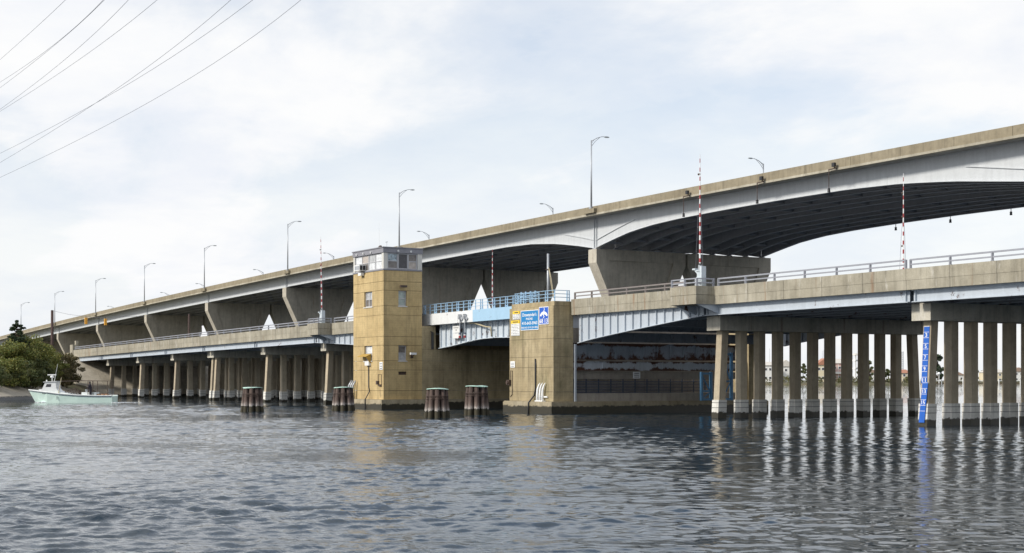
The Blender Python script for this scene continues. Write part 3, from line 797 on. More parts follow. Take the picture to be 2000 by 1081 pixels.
for i in range(7):
    part('draft_mark', MB().box(-113.5 + 0.02 * i, -113.28 + 0.02 * i, TY0 - 0.006, TY0 - 0.002, 1.62 - 0.1 * i + 0.02, 1.67 - 0.1 * i), M['darkbrown'], tw)
part('camera_arm', MB().bar((TX1 + .004, 56.2, 4.55), (TX1 + 0.45, 56.2, 4.6), 0.06, 0.06).box(TX1 + 0.004, TX1 + 0.12, 56.1, 56.3, 4.35, 4.75), M['darkbrown'], tw)
part('security_camera', MB().box(TX1 + 0.3, TX1 + 0.48, 55.9, 56.45, 4.62, 4.8), M['white'], tw)
part('lamp_bracket', MB().bar((TX1 + .004, 55.3, 10.35), (TX1 + 0.35, 55.3, 10.4), 0.05, 0.05).box(TX1 + 0.2, TX1 + 0.42, 55.0, 55.6, 10.28, 10.46), M['darkbrown'], tw)
# cabin
CZ0, CZ1 = 11.70, 13.64
part('cabin_core', MB().box(TX0 + 0.35, TX1 - 0.35, TY0 + 0.35, TY1 - 0.2, 11.72, 13.5), M['dark'], tw)
part('cabin_floor', MB().box(TX0 - 0.05, TX1 + 0.05, TY0 - 0.05, TY1 + 0.02, 11.702, 11.82), M['cabin_band'], tw)
band = part('cabin_band', MB().box(TX0 - 0.06, TX1 + 0.06, TY0 - 0.06, TY1 + 0.05, 13.18, 13.58), M['cabin_band'], tw)
part('roof', MB().box(TX0 - 0.12, TX1 + 0.12, TY0 - 0.12, TY1 + 0.1, 13.582, 13.66), M['cabin_band'], tw)
for x in (TX0 + 0.9, TX0 + 2.3, TX0 + 3.8): part('floodlight', MB().cyl((x, TY0 - 0.062, 13.36), (x, TY0 - 0.16, 13.33), 0.07, 0.09, 8), M['white'], tw)
for y in (TY0 + 1.3, TY0 + 2.5): part('floodlight', MB().cyl((TX1 + 0.062, y, 13.36), (TX1 + 0.17, y, 13.33), 0.07, 0.09, 8), M['white'], tw)
for (a, c, d, e2) in ((TX1 - 0.38, TX1, TY0, TY0 + 0.36), (TX0, TX0 + 0.28, TY0, TY0 + 0.3), (TX1 - 0.3, TX1, TY1 - 0.42, TY1)):
    part('corner_post', MB().box(a, c, d, e2, 11.822, 13.178), M['cabin_post'], tw)
cw = [['pane_grey', 'pane_white'], ['pane_brown', 'pane_tan'], ['pane_white', 'pane_grey'], ['pane_white', 'pane_white']]
xs = np.linspace(TX0 + 0.29, TX1 - 0.39, 5)
for i in range(4): window(tw, 'y', xs[i] + 0.01, xs[i + 1] - 0.01, 11.84, 13.16, TY0, cw[i], 1, 2, 0.06, 0.05, 'cabin_window')
ys = [TY0 + 0.37, TY0 + 1.36, TY0 + 2.30, TY1 - 0.43]
cr = [['pane_brown', 'pane_blue'], ['pane_dark', 'pane_dark'], ['pane_tan', 'pane_brown']]
for i in range(3): window(tw, 'x', ys[i] + 0.015, ys[i + 1] - 0.015, 11.84, 13.16, TX1, cr[i], 1, 1 if i == 1 else 2, 0.06, 0.07, 'cabin_window')
ac = part('air_conditioner', MB().box(-117.45, -116.35, TY0 - 0.55, TY0 + 0.05, 11.86, 12.36), M['white'], tw)
for i in range(2): part('grille', MB().box(-116.34, -116.33, TY0 - 0.5 + i * 0.27, TY0 - 0.28 + i * 0.27, 11.92, 12.3), M['dark'], ac)
for i in range(2): part('grille', MB().box(-117.3 + i * 0.5, -116.9 + i * 0.5, TY0 - 0.565, TY0 - 0.553, 11.94, 12.28), M['galv'], ac)
part('shelf', MB().box(-117.1, -116.5, TY0 - 0.35, TY0 - 0.052, 11.45, 11.70), M['white'], tw)
part('aerial', MB().cyl((-114.6, TY0 + 1.2, 13.66), (-114.6, TY0 + 1.2, 14.25), 0.02, 0.015, 6).box(-114.8, -114.5, TY0 + 1.17, TY0 + 1.23, 14.22, 14.28), M['galv'], tw)
part('whip_aerial', MB().cyl((-114.2, TY0 + 0.3, 13.66), (-114.2, TY0 + 0.3, 15.8), 0.012, 0.006, 5), M['white'], tw)
part('siren', MB().box(-114.1, -113.75, TY0 + 0.15, TY0 + 0.4, 13.66, 13.76).ball((-113.92, TY0 + 0.28, 13.78), 0.18, 0.14, 0.09), M['darkbrown'], tw)
# fender pipes at the left foot of the tower
fp = thing('fender_pipes', (-118.6, 52.6, 0), 'three curved grey fender pipes at the left foot of the tower', 'pipes')
for i in range(3):
    x = -119.1 + i * 0.42
    part('pipe', MB().tube([(x - 0.05, TY0 - 0.45, -0.7), (x, TY0 - 0.45, 0.6), (x + 0.05, TY0 - 0.42, 1.4), (x + 0.16, TY0 - 0.35, 2.0), (x + 0.34, TY0 - 0.2, 2.45)], [0.11, 0.11, 0.11, 0.09, 0.05], 9), M['galv'], fp, True)
part('clamp', MB().box(-119.3, -118.0, TY0 - 0.60, TY0 - 0.30, 0.95, 1.02), M['galv'], fp)

# left bascule pier behind the tower ---------------------------------------
lp = thing('bascule_pier', (-115.7, 67, 0.84), 'stained concrete channel wall behind the tower under the lifting span', 'bridge pier')
for za, zb in zip(ZJ[:4], ZJ[1:5]):
    zb = min(zb, 5.1)
    part('wall_course', MB().box(TX0 + 0.02, TX1, TY1 + 0.003, 77.0, za + 0.012, zb - 0.012), M['pier'], lp)
part('core', MB().box(TX0 + 0.1, TX1 - 0.06, TY1 + 0.1, 76.9, 0.5, 5.08), M['chamber'], lp)
part('shoulder', MB().box(TX0 + 0.02, -114.4, TY1 + 0.003, 77.0, 5.102, low(-116) - 1.8), M['pier'], lp)
part('cheek', MB().box(-114.398, TX1 - 0.004, TY1 + 0.003, 58.52, 5.102, 7.08), M['pier'], lp)
part('plinth', MB().box(TX0 - 0.05, TX1 + 0.35, TY1 + 0.103, 77.3, -1.5, 0.82), M['plinth'], lp)

# right bascule pier ---------------------------------------------------------
PX0, PX1, PY0, PYW, PY1 = -97.6, -91.3, 57.0, 58.7, 76.5
rp = thing('bascule_pier', ((PX0 + PX1) / 2, 66, 0.9), 'tan concrete pier with blue signs beside the channel and an open steel-framed chamber', 'bridge pier')
ZP = [0.91, 1.63, 3.41, 4.18, 5.51, 6.37, 7.89]
for za, zb in zip(ZP[:-1], ZP[1:]):
    part('wall_course', MB().box(PX0, PX1, PY0, PYW, za + 0.011, zb - 0.011), M['pier'], rp)
for a, c in ((PX0 + 0.15, PX0 + 2.1), (PX0 + 2.115, PX0 + 4.1), (PX0 + 4.115, PX1 - 0.02)):
    part('coping_block', MB().box(a, c, PY0 + 0.10, PYW, 7.895, 8.22), M['pier'], rp)
part('core', MB().box(PX0 + 0.05, PX1 - 0.05, PY0 + 0.05, PYW - 0.05, 0.7, 7.88), M['chamber'], rp)
part('channel_wall', MB().box(PX0 + 0.02, PX0 + 1.2, PYW + 0.003, PY1, 0.9, 6.3), M['pier'], rp)
part('end_wall', MB().box(PX0 + 1.203, PX1, PY1 - 1.4, PY1, 0.9, 6.4), M['pier'], rp)
part('back_wall', MB().box(-94.2, -93.8, PYW + 0.003, PY1 - 1.403, 0.9, 6.4), M['chamber'], rp)
part('plinth', MB().box(PX0 - 0.35, PX1 + 0.35, PY0 - 0.38, PY1 + 0.3, -1.5, 0.84), M['plinth'], rp)
part('plinth_top', MB().box(PX0 - 0.30, PX1 + 0.30, PY0 - 0.33, PY1 + 0.25, 0.842, 0.905), M['plinth'], rp)
part('chamber_sill', MB().box(-93.79, -91.5, PYW + 0.003, PY1 - 1.403, 0.907, 1.5), M['chamber'], rp)
for i in range(8):
    z = 1.56 + i * 0.115
    part('louver', MB().prism([(-91.78, z), (-91.62, z - 0.03), (-91.62, z), (-91.78, z + 0.03)], 'y', PYW + 0.05, PY1 - 4.0), M['louver'], rp)
for i in range(12):
    y = PYW + 0.3 + i * 1.1
    part('mullion', MB().box(-91.80, -91.74, y, y + 0.07, 1.51, 2.55), M['louver'], rp)
part('panel', MB().box(-92.1, -92.0, PYW + 0.05, PY1 - 1.5, 2.56, 3.1), M['chamber'], rp)
def rib_beam(x, z0, z1, ya, yb, mat, nrib, nm='cross_girder', fl=0.28):
    mb = MB().box(x - 0.03, x + 0.03, ya, yb, z0 + .03, z1 - .03).box(x - fl / 2, x + fl / 2, ya, yb, z0, z0 + 0.05).box(x - fl / 2, x + fl / 2, ya, yb, z1 - 0.05, z1)
    o = part(nm, mb, mat, rp)
    for i in range(nrib):
        y = ya + (yb - ya) * (i + 0.5) / nrib
        part('rib', MB().box(x + 0.03, x + fl / 2 - 0.01, y - 0.02, y + 0.02, z0 + 0.05, z1 - 0.05), mat, o)
    return o
rib_beam(-91.6, 3.18, 3.86, PYW + 0.02, PY1 - 1.41, M['pale_rust'], 3)
rib_beam(-92.3, 4.0, 5.22, PYW + 0.02, PY1 - 1.41, M['rust_steel'], 13)
rib_beam(-90.6, 5.28, 5.98, PYW + 0.9, PY1 - 1.0, M['under_girder'], 14)
rib_beam(-86.5, 5.95, 6.62, PYW + 0.9, PY1 - 1.0, M['under_girder'], 14)
rib_beam(-81.5, 6.1, 6.7, PYW + 0.9, PY1 - 1.0, M['under_girder'], 14)
part('notice', MB().box(-91.42, -91.40, 64.1, 64.75, 2.6, 3.1), M['white'], rp)
for i in range(3): part('notice_line', MB().box(-91.398, -91.394, 64.2, 64.65, 2.68 + i * 0.14, 2.73 + i * 0.14), M['ink'], rp)
part('corner_rail', MB().box(PX1 + 0.01, PX1 + 0.14, PYW + 0.06, PYW + 0.2, 0.91, 5.1), M['low_girder'], rp)
# machinery frames
for (y, zt) in ((70.2, 3.1), (72.2, 4.6)):
    fr = thing('machinery_frame', (-89.9, y, 0.905), 'blue steel machinery frame standing %s behind the first piles' % ('low' if zt < 4 else 'tall'), 'frame')
    for dy in (-0.35, 0.55): part('upright', MB().box(-90.75, -90.55, y + dy, y + dy + 0.18, 0.907, zt), M['mach_blue'], fr)
    for z in (0.92, zt * 0.5, zt - 0.2): part('crosspiece', MB().box(-90.72, -90.58, y - 0.169, y + 0.549, z, z + 0.16), M['mach_blue'], fr)
    part('brace', MB().bar((-90.66, y - 0.2, zt - 0.25), (-90.66, y + 0.5, zt * 0.55), 0.06, 0.1, (1, 0, 0)), M['mach_blue'], fr)
    part('brace', MB().bar((-90.66, y + 0.5, zt * 0.48), (-90.66, y - 0.2, 1.05), 0.06, 0.1, (1, 0, 0)), M['mach_blue'], fr)
# blue railing on the pier
BP = MB().prism([(-0.09, 0), (0.09, 0), (0.05, 0.80), (-0.05, 0.80)], 'y', -0.03, 0.03).mesh('post', M['blue'])
BPW = MB().prism([(-0.22, 0), (-0.12, 0), (-0.12, 0.80), (-0.18, 0.80)], 'y', -0.03, 0.03).prism([(0.10, 0), (0.20, 0), (0.16, 0.80), (0.10, 0.80)], 'y', -0.03, 0.03).box(-0.12, 0.10, -0.01, 0.01, 0.05, 0.12).mesh('panel_post', M['blue'])
BPS = MB().prism([(-0.05, 0), (0.05, 0), (0.035, 0.78), (-0.035, 0.78)], 'y', -0.025, 0.025).mesh('post', M['blue'])
def blue_rail(parent, xa, xb, y, zf, n):
    for i in range(n + 1):
        x = xa + (xb - xa) * i / n
        inst('post' if i % 2 else 'panel_post', BPS if i % 2 else BPW, parent, (x, y, zf(x)))
    for h in (0.80, 0.55, 0.30):
        part('rail', MB().bar((xa - 0.2, y - 0.055, zf(xa) + h), (xb + 0.2, y - 0.055, zf(xb) + h), 0.036, 0.036), M['blue'], parent)
blue_rail(rp, PX0 + 0.5, PX1 - 0.35, PY0 + 0.32, lambda x: 8.22, 5)
for h in (0.80, 0.55, 0.30): part('rail', MB().bar((PX1 - 0.3, PY0 + 0.3, 8.22 + h), (PX1 - 0.3, PYW - 0.1, 8.22 + h), 0.045, 0.045), M['blue'], rp)
inst('panel_post', BPW, rp, (PX1 - 0.45, PYW - 0.15, 8.22))
# expansion fence bundle on the pier
for i in range(5):
    part('rail', MB().bar((PX0 + 0.75, PY0 + 0.42 + 0.03 * i, 8.4 + i * 0.15), (PX0 + 3.2, PY0 + 0.5 + 0.03 * i, 8.43 + i * 0.14), 0.04, 0.05), M['blue'], rp)
for x in (PX0 + 0.85, PX0 + 1.5, PX0 + 2.2, PX0 + 2.9): part('post', MB().box(x - 0.05, x + 0.05, PY0 + 0.50, PY0 + 0.58, 8.222, 9.15), M['blue'], rp)
mast = thing('mast', (-95.6, 59.2, 8.2), 'grey steel mast with tan ropes standing on the signed pier', 'mast')
part('pole', MB().cyl((-95.6, 59.2, 7.7), (-95.6, 59.2, 12.05), 0.09, 0.085, 10), M['galv'], mast, True)
part('bracket', MB().box(-95.75, -95.45, 59.05, 59.35, 10.82, 10.88), M['darkbrown'], mast)
for k, (dx, sag) in enumerate(((1.15, 0.25), (1.22, 0.5))):
    pts = [(-95.52 + dx * u, 59.2 - 0.3 * u, 11.0 - 2.35 * u + sag * math.sin(math.pi * u) * (0.6 if k else -0.2)) for u in np.linspace(0, 1, 7)]
    part('rope', MB().tube(pts, 0.025, 5), M['rope'], mast, True)

# signs on the pier (plane y = PY0)
def board(th, x0, x1, z0, z1, mat, y=PY0 - 0.045, d=0.03, name='board', rim=None):
    part(name, MB().box(x0, x1, y, y + d, z0, z1), mat, th)
    if rim:
        r = 0.045
        mb = MB().box(x0 - r, x1 + r, y - 0.006, y + d + 0.004, z0 - r, z0 - .0005).box(x0 - r, x1 + r, y - 0.006, y + d + 0.004, z1 + .0005, z1 + r).box(x0 - r, x0 - .0005, y - 0.006, y + d + 0.004, z0, z1).box(x1 + .0005, x1 + r, y - 0.006, y + d + 0.004, z0, z1)
        part('rim', mb, M['letter_white'], th)
YS = PY0 - 0.0505
s1 = thing('phone_sign', (-94.57, PY0, 6.2), "large light blue sign reading Drawtender's PHONE 410-643-5963 on the pier", 'sign')
board(s1, -95.82, -93.34, 6.24, 7.63, M['sign_blue'], rim=True)
lettering("Drawtender's", (-95.60, YS, 7.22), 2.0, 0.26, M['letter_white'], s1)
lettering('PHONE', (-95.08, YS, 6.95), 0.95, 0.17, M['letter_white'], s1)
lettering('410-643-5963', (-95.68, YS, 6.60), 2.2, 0.24, M['letter_white'], s1)
lettering('800-543-2515 (24 HRS)', (-95.76, YS, 6.29), 2.36, 0.17, M['letter_white'], s1)
s2 = thing('bridge_channel_sign', (-92.55, PY0, 6.6), 'tall deep blue sign with a white bridge emblem and the numbers 68 13', 'sign')
board(s2, -93.18, -91.95, 6.60, 7.80, M['sign_deep'], rim=True)
lettering('68', (-93.14, YS, 6.66), 0.48, 0.32, M['letter_white'], s2)
lettering('13', (-92.42, YS, 6.66), 0.40, 0.32, M['letter_white'], s2)
em = MB(); cx = -92.56; pts_o = []; pts_i = []
for i in range(13):
    a = math.pi * (0.06 + 0.88 * i / 12)
    pts_o.append((cx - 0.54 * math.cos(a), 7.12 + 0.38 * math.sin(a))); pts_i.append((cx - 0.30 * math.cos(a) * (1 + 0.25 * abs(math.cos(a))), 7.10 + 0.20 * math.sin(a)))
for i in range(12):
    q = [pts_o[i], pts_o[i + 1], pts_i[i + 1], pts_i[i]]
    em.add([(p[0], YS, p[1]) for p in q], [(0, 1, 2, 3)])
part('emblem', em, M['letter_white'], s2)
em = MB(); zig = [(0.02, 7.78, .03), (0.10, 7.66, .04), (0.0, 7.53, .05), (0.06, 7.45, .05)]
zig2 = [(0.02, 7.30, .05), (-0.04, 7.22, .05), (0.05, 7.12, .05), (-0.08, 7.0, .03)]
for zg in (zig, zig2):
    for (a, za, wa), (c, zb, wb) in zip(zg[:-1], zg[1:]):
        em.add([(cx + a - wa, YS - .001, za), (cx + a + wa, YS - .001, za), (cx + c + wb, YS - .001, zb), (cx + c - wb, YS - .001, zb)], [(0, 1, 2, 3)])
part('emblem', em, M['letter_white'], s2)
def notice(th, x0, x1, z0, z1, head, nl, seed):
    board(th, x0, x1, z0, z1 - head, M['letter_white']); board(th, x0 - 0.01, x1 + 0.01, z1 - head + 0.002, z1, M['sign_yellow'], name='header')
    rnd = random.Random(seed)
    part('header_text', MB().box(x0 + 0.25, x1 - 0.2, YS, YS + 0.003, z1 - head * 0.65, z1 - head * 0.35), M['ink'], th)
    for i in range(nl):
        z = z0 + (z1 - head - z0) * (i + 0.5) / nl
        x = x0 + 0.08
        mb = MB()
        while x < x1 - 0.12:
            ww = rnd.uniform(0.05, 0.16); xe = min(x + ww, x1 - 0.07)
            mb.box(x, xe, YS, YS + 0.003, z - 0.022, z + 0.022); x = xe + rnd.uniform(0.03, 0.08)
        part('text_line', mb, M['ink'], th)
s3 = thing('notice_sign', (-96.5, PY0, 7.06), 'small white notice with a yellow header, upper of two left of the phone sign', 'sign')
notice(s3, -97.05, -96.05, 7.06, 7.68, 0.22, 4, 1)
s4 = thing('notice_sign', (-96.65, PY0, 5.83), 'long white notice with a yellow header, lower of two left of the phone sign', 'sign')
notice(s4, -97.3, -96.05, 5.83, 6.98, 0.24, 8, 2)
s5 = thing('notice_sign', (-97.0, PY0, 3.43), 'small plain white notice low on the left edge of the signed pier', 'sign')
board(s5, -97.4, -96.75, 3.43, 3.9, M['letter_white'])
for i in range(3): part('text_line', MB().box(-97.3, -96.85, YS, YS + 0.003, 3.5 + i * 0.12, 3.54 + i * 0.12), M['ink'], s5)
part('downpipe', MB().tube([(-93.75, PY0 - 0.06, 4.05), (-93.7, PY0 - 0.06, 3.6), (-93.72, PY0 - 0.06, 1.8), (-93.85, PY0 - 0.08, 1.35), (-94.1, PY0 - 0.43, 0.8), (-94.15, PY0 - 0.43, -0.6)], [0.05, 0.07, 0.055, 0.06, 0.06, 0.06], 8), M['dark'], rp, True)
part('alarm_box', MB().box(-97.75, -97.35, PY0 - 0.2, PY0 - 0.003, 2.1, 2.5).cyl((-97.55, PY0 - 0.2, 2.3), (-97.55, PY0 - 0.3, 2.3), 0.14, 0.14, 10), M['darkbrown'], rp)
part('conduit', MB().tube([(-97.4, PY0 - 0.03, 2.5), (-97.4, PY0 - 0.03, 3.2), (-97.15, PY0 - 0.03, 3.2), (-97.15, PY0 - 0.03, 1.4), (-97.45, PY0 - 0.03, 1.2)], 0.025, 6), M['darkbrown'], rp)
fp2 = thing('fender_pipes', (-92.6, PY0 - 0.3, 0.905), 'three curved white fender pipes standing on the plinth of the signed pier', 'pipes')
for i in range(3):
    x = -93.25 + i * 0.36
    part('pipe', MB().tube([(x, PY0 - 0.2, 0.907), (x + 0.02, PY0 - 0.2, 1.4), (x + 0.08, PY0 - 0.2, 1.8), (x + 0.18, PY0 - 0.16, 2.1), (x + 0.27, PY0 - 0.1, 2.28)], [0.085, 0.085, 0.085, 0.06, 0.02], 9), M['letter_white'], fp2, True)
part('foot', MB().box(-93.42, -92.35, PY0 - 0.32, PY0 - 0.01, 0.908, 0.98), M['letter_white'], fp2)
part('clamp', MB().box(-93.1, -92.0, PY0 - 0.12, PY0 - 0.01, 1.2, 1.3), M['letter_white'], fp2)

# bascule leaf ---------------------------------------------------------------
lf = thing('bascule_span', (-105, 68, 5.2), 'lifting span over the channel with pale blue railing and arched steel girder', 'drawbridge')
def lowl(x): return float(np.interp(x, [-114.3, -97.0], [8.10, 8.19]))
for a, c, mt in ((-114.25, -110.6, 'white_fascia'), (-110.59, -107.0, 'white_fascia'), (-106.99, -105.15, 'white_fascia'), (-105.14, -101.2, 'blue_fascia'), (-101.19, -97.65, 'blue_fascia')):
    part('fascia_plate', MB().loftx([(a, 57.95, 58.15, lowl(a) - 0.95, lowl(a)), (c, 57.95, 58.15, lowl(c) - 0.95, lowl(c))]), M[mt], lf, label='%s steel fascia plate' % mt.split('_')[0])
part('deck', MB().loftx([(-114.2, 58.152, 78.4, lowl(-114) - 0.6, lowl(-114) - 0.32), (-97.62, 58.152, 78.4, lowl(-97) - 0.6, lowl(-97) - 0.32)]), M['under_girder'], lf)
def leaf_bot(x): return float(np.interp(x, [-112.4, -110, -107.5, -105.0, -102.5, -100, -97.62], [5.15, 5.32, 5.58, 5.80, 5.85, 5.80, 5.62]))
lxs = np.linspace(-112.4, -97.62, 16)
for y in (58.75, 77.8):
    gd = part('girder', ibeam(MB(), [(x, lowl(x) - 0.62, leaf_bot(x)) for x in lxs], y, 0.36), M['leaf_steel'], lf)
    for i in range(17):
        x = -112.0 + i * 0.88
        part('stiffener', MB().box(x - 0.03, x + 0.03, y - 0.16, y - 0.025, leaf_bot(x) + 0.05, lowl(x) - 0.96), M['leaf_steel'], gd)
for x in np.linspace(-111.8, -98.2, 6):
    part('floor_beam', MB().box(x - 0.12, x + 0.12, 58.95, 77.6, leaf_bot(x) + 0.25, lowl(x) - 0.62), M['under_girder'], lf)
for y in np.linspace(60.5, 76, 8):
    part('stringer', MB().box(-112.0, -97.7, y - 0.07, y + 0.07, 7.15, 7.5), M['under_girder'], lf)
blue_rail(lf, -113.9, -97.9, 58.08, lambda x: lowl(x), 16)
part('gas_pipe', MB().tube([(-106.3, 58.3, 7.12), (-105.4, 58.25, 7.1), (-103.6, 58.3, 6.75), (-102.9, 58.35, 6.7), (-102.85, 58.4, 5.95)], 0.06, 7), M['rope'], lf, True)
part('notch_outline', MB().box(-114.32, -114.26, 57.9, 58.2, 7.1, 8.1).bar((-114.3, 58.05, 7.12), (-112.5, 58.05, 6.55), 0.08, 0.08).box(-112.56, -112.44, 58.0, 58.2, 5.1, 6.55), M['dark'], lf)  # dark bars tracing the outline of the leaf notch
sg = part('notice', MB().box(-109.25, -108.0, 58.30, 58.34, 6.40, 6.98), M['white'], lf)
lettering('CLEARANCE', (-109.1, 58.296, 6.78), 0.9, 0.10, M['ink'], sg); lettering('18', (-108.72, 58.296, 6.55), 0.18, 0.15, M['ink'], sg)
part('junction_box', MB().box(-109.2, -107.9, 58.3, 58.45, 5.95, 6.36), M['white'], lf)
for x, mt in ((-107.05, 'red'), (-106.2, 'red')):
    nl = thing('navigation_lantern', (x, 57.8, 5.9), 'red and white navigation lantern hanging %s on the lifting span' % ('left of its twin' if x < -107 else 'right of its twin'), 'lantern')
    part('pipe', MB().cyl((x, 57.8, 6.35), (x, 57.8, 7.5), 0.035, None, 8), M['galv'], nl)
    part('bracket', MB().box(x - 0.12, x + 0.12, 57.65, 57.95, 7.45, 7.72).bar((x, 57.8, 7.6), (x + 0.28, 57.9, 7.45), 0.1, 0.2).box(x - 0.08, x + 0.1, 57.65, 57.9, 7.74, 7.86).box(x - .1, x + .1, 57.85, 57.949, 7.2, 7.44), M['galv'], nl)
    part('lens', MB().cyl((x, 57.8, 5.92), (x, 57.8, 6.12), 0.11, 0.10, 10), M['red'], nl)
    part('collar', MB().cyl((x, 57.8, 6.122), (x, 57.8, 6.2), 0.10, 0.10, 10), M['letter_white'], nl)
    part('housing', MB().cyl((x, 57.8, 6.202), (x, 57.8, 6.35), 0.11, 0.09, 10), M['louver'], nl)

# ------------------------------------------------------------------ dolphins
def dolphin(px, py, wpx, label, seed, top=None):
    D = CAMZ * 2900 / (py - 743) + 0.7
    gx, gy_ = ground(px, D)
    r = wpx * D / 2900 / 2
    rnd = random.Random(seed)
    th = thing('pile_dolphin', (gx, gy_, 0), label, 'dolphin', 'timber dolphins in the channel')
    H = top
    heads = []
    n = 9; rp_ = r * 0.19
    spots = [(math.cos(2 * math.pi * (k + 0.3) / n), math.sin(2 * math.pi * (k + 0.3) / n)) for k in range(n)] + [(0.3, 0.1), (-0.35, -0.15)]
    for (cx_, sy_) in spots:
        rb = (r - rp_) * rnd.uniform(0.92, 1.06); rt = (r * 0.78 - rp_ * 0.9)
        hz = H + rnd.uniform(-0.05, 0.05)
        mb = MB().tube([(gx + cx_ * rb * 1.12, gy_ + sy_ * rb * 1.12, -1.2), (gx + cx_ * rb, gy_ + sy_ * rb, 0.0), (gx + cx_ * (rb + rt) / 2, gy_ + sy_ * (rb + rt) / 2, H / 2), (gx + cx_ * rt, gy_ + sy_ * rt, hz)], [rp_ * 1.05, rp_, rp_ * 0.98, rp_ * 0.94], 10)
        part('timber_pile', mb, M['timber'], th, True)
    mb = MB(); ring = []
    nr = 22
    for layer, (rr, dz) in enumerate(((r * 0.79, 0.0), (r * 0.835, 0.02), (r * 0.81, 0.06), (r * 0.5, 0.075))):
        for k in range(nr):
            a = 2 * math.pi * k / nr
            wob = 1 + 0.05 * math.sin(5 * a + seed) + rnd.uniform(-0.02, 0.02)
            mb.v.append((gx + rr * wob * math.cos(a), gy_ + rr * wob * math.sin(a), H + dz + 0.03 * math.sin(2 * a + seed)))
    for l in range(3):
        for k in range(nr): mb.f.append((l * nr + k, l * nr + (k + 1) % nr, (l + 1) * nr + (k + 1) % nr, (l + 1) * nr + k))
    mb.f.append(tuple(3 * nr + k for k in range(nr)))
    part('cap', mb, M['teal'], th, True)
    for z in (H - 0.42, H - 0.50, H - 0.62):
        pts = [(gx + (r * 0.83 + 0.015) * math.cos(a), gy_ + (r * 0.83 + 0.015) * math.sin(a), z) for a in np.linspace(0, 2 * math.pi, 25)]
        part('cable', MB().tube(pts, 0.022, 5, caps=False), M['darkbrown'], th, True)
    return th
dolphin(493, 805, 46, 'timber pile dolphin with a teal top in front of the left approach bridge', 1, 1.84)
dolphin(671, 803, 48, 'timber pile dolphin with a teal top at the left foot of the tower', 2, 1.84)
dolphin(854, 817, 52, 'nearest timber pile dolphin with a teal top just right of the tower', 3, 1.86)
dolphin(931, 812, 53, 'timber pile dolphin with a teal top beside the signed pier', 4, 2.0)

# ------------------------------------------------------------------ barrier gates
def gate(x, y, zb, label, H=8.3, lean=0.0, housing_y=1):
    th = thing('barrier_gate', (x, y, zb), label, 'barrier', 'raised barrier gates on the low bridge')
    hs = MB().cyl((x, y, zb), (x, y, zb + 0.52), 0.33, 0.33, 14).cyl((x, y, zb + 0.52), (x, y, zb + 0.64), 0.33, 0.2, 14).cyl((x, y, zb + .64), (x, y, zb + 0.98), 0.2, 0.2, 14).cyl((x, y, zb + .98), (x, y, zb + 1.06), 0.26, 0.26, 14)
    part('housing', hs, M['gate_grey'], th)
    part('gear_case', MB().box(x + 0.16, x + 0.36, y - 0.16, y + 0.2, zb + 0.02, zb + 1.30), M['gate_grey'], th)
    for h in (0.16, 0.40): part('band', MB().cyl((x, y, zb + h), (x, y, zb + h + 0.05), 0.345, None, 14), M['galv'], th)
    part('counterweight', MB().bar((x - 0.12, y, zb + 0.82), (x - 0.48, y, zb + 1.12), 0.12, 0.12).box(x - 0.66, x - 0.36, y - 0.12, y + 0.12, zb + 1.10, zb + 1.20), M['gate_grey'], th)
    part('pivot', MB().box(x - 0.085, x + 0.085, y - 0.085, y + 0.085, zb + 1.06, zb + 1.40), M['galv'], th)
    z = zb + 1.50; k = 0
    top = zb + H
    arm = part('arm', MB().tube([(x, y, zb + 1.5), (x + lean * .5, y, (zb + 1.5 + top) / 2), (x + lean, y, top)], [0.062, 0.046, 0.016], 8), M['white'], th)
    segs = 12
    for k in range(segs):
        za = z + (top - z) * (k + 0.10) / segs; zc = z + (top - z) * (k + 0.55) / segs
        def rad(q):
            u = (q - zb - 1.5) / (top - zb - 1.5)
            return (0.062 - 0.016 * min(1, 2 * u)) if u < 0.5 else 0.046 - 0.030 * (2 * u - 1)
        def xx(q): return x + lean * (q - zb - 1.5) / (top - zb - 1.5)
        part('stripe', MB().cyl((xx(za), y, za), (xx(zc), y, zc), rad(za) + 0.006, rad(zc) + 0.006, 8, ), M['red'], arm)
    for f in (0.33, 0.6, 0.82):
        q = z + (top - z) * f
        part('warning_light', MB().cyl((xx(q) - 0.16, y, q), (xx(q), y, q), 0.07, 0.06, 8), M['darkbrown'], arm)
    for dx in (-0.45, 0.28):
        part('guy_wire', MB().tube([(x + dx, y, zb + 1.2), (x + dx * 0.45 + lean * .3, y, zb + 1.7 + (top - z) * 0.42), (xx(z + (top - z) * 0.62), y, z + (top - z) * 0.62)], 0.012, 5), M['wire'], th)
    return th
gate(-75.2, 57.9, low(-75) - 0.02, 'raised red and white barrier gate in the bay right of the open pier', 8.4)
gate(-135.9, 57.9, low(-136) - 0.02, 'raised red and white barrier gate in the bay left of the tower', 8.6, -0.25)
gate(-137.7, 78.3, low(-139) - 0.34, 'thin raised red and white barrier gate seen above the lifting span', 9.0)
gate(-77.9, 78.3, low(-78) - 0.34, 'thin raised red and white barrier gate at the far right above the low railing', 9.3)

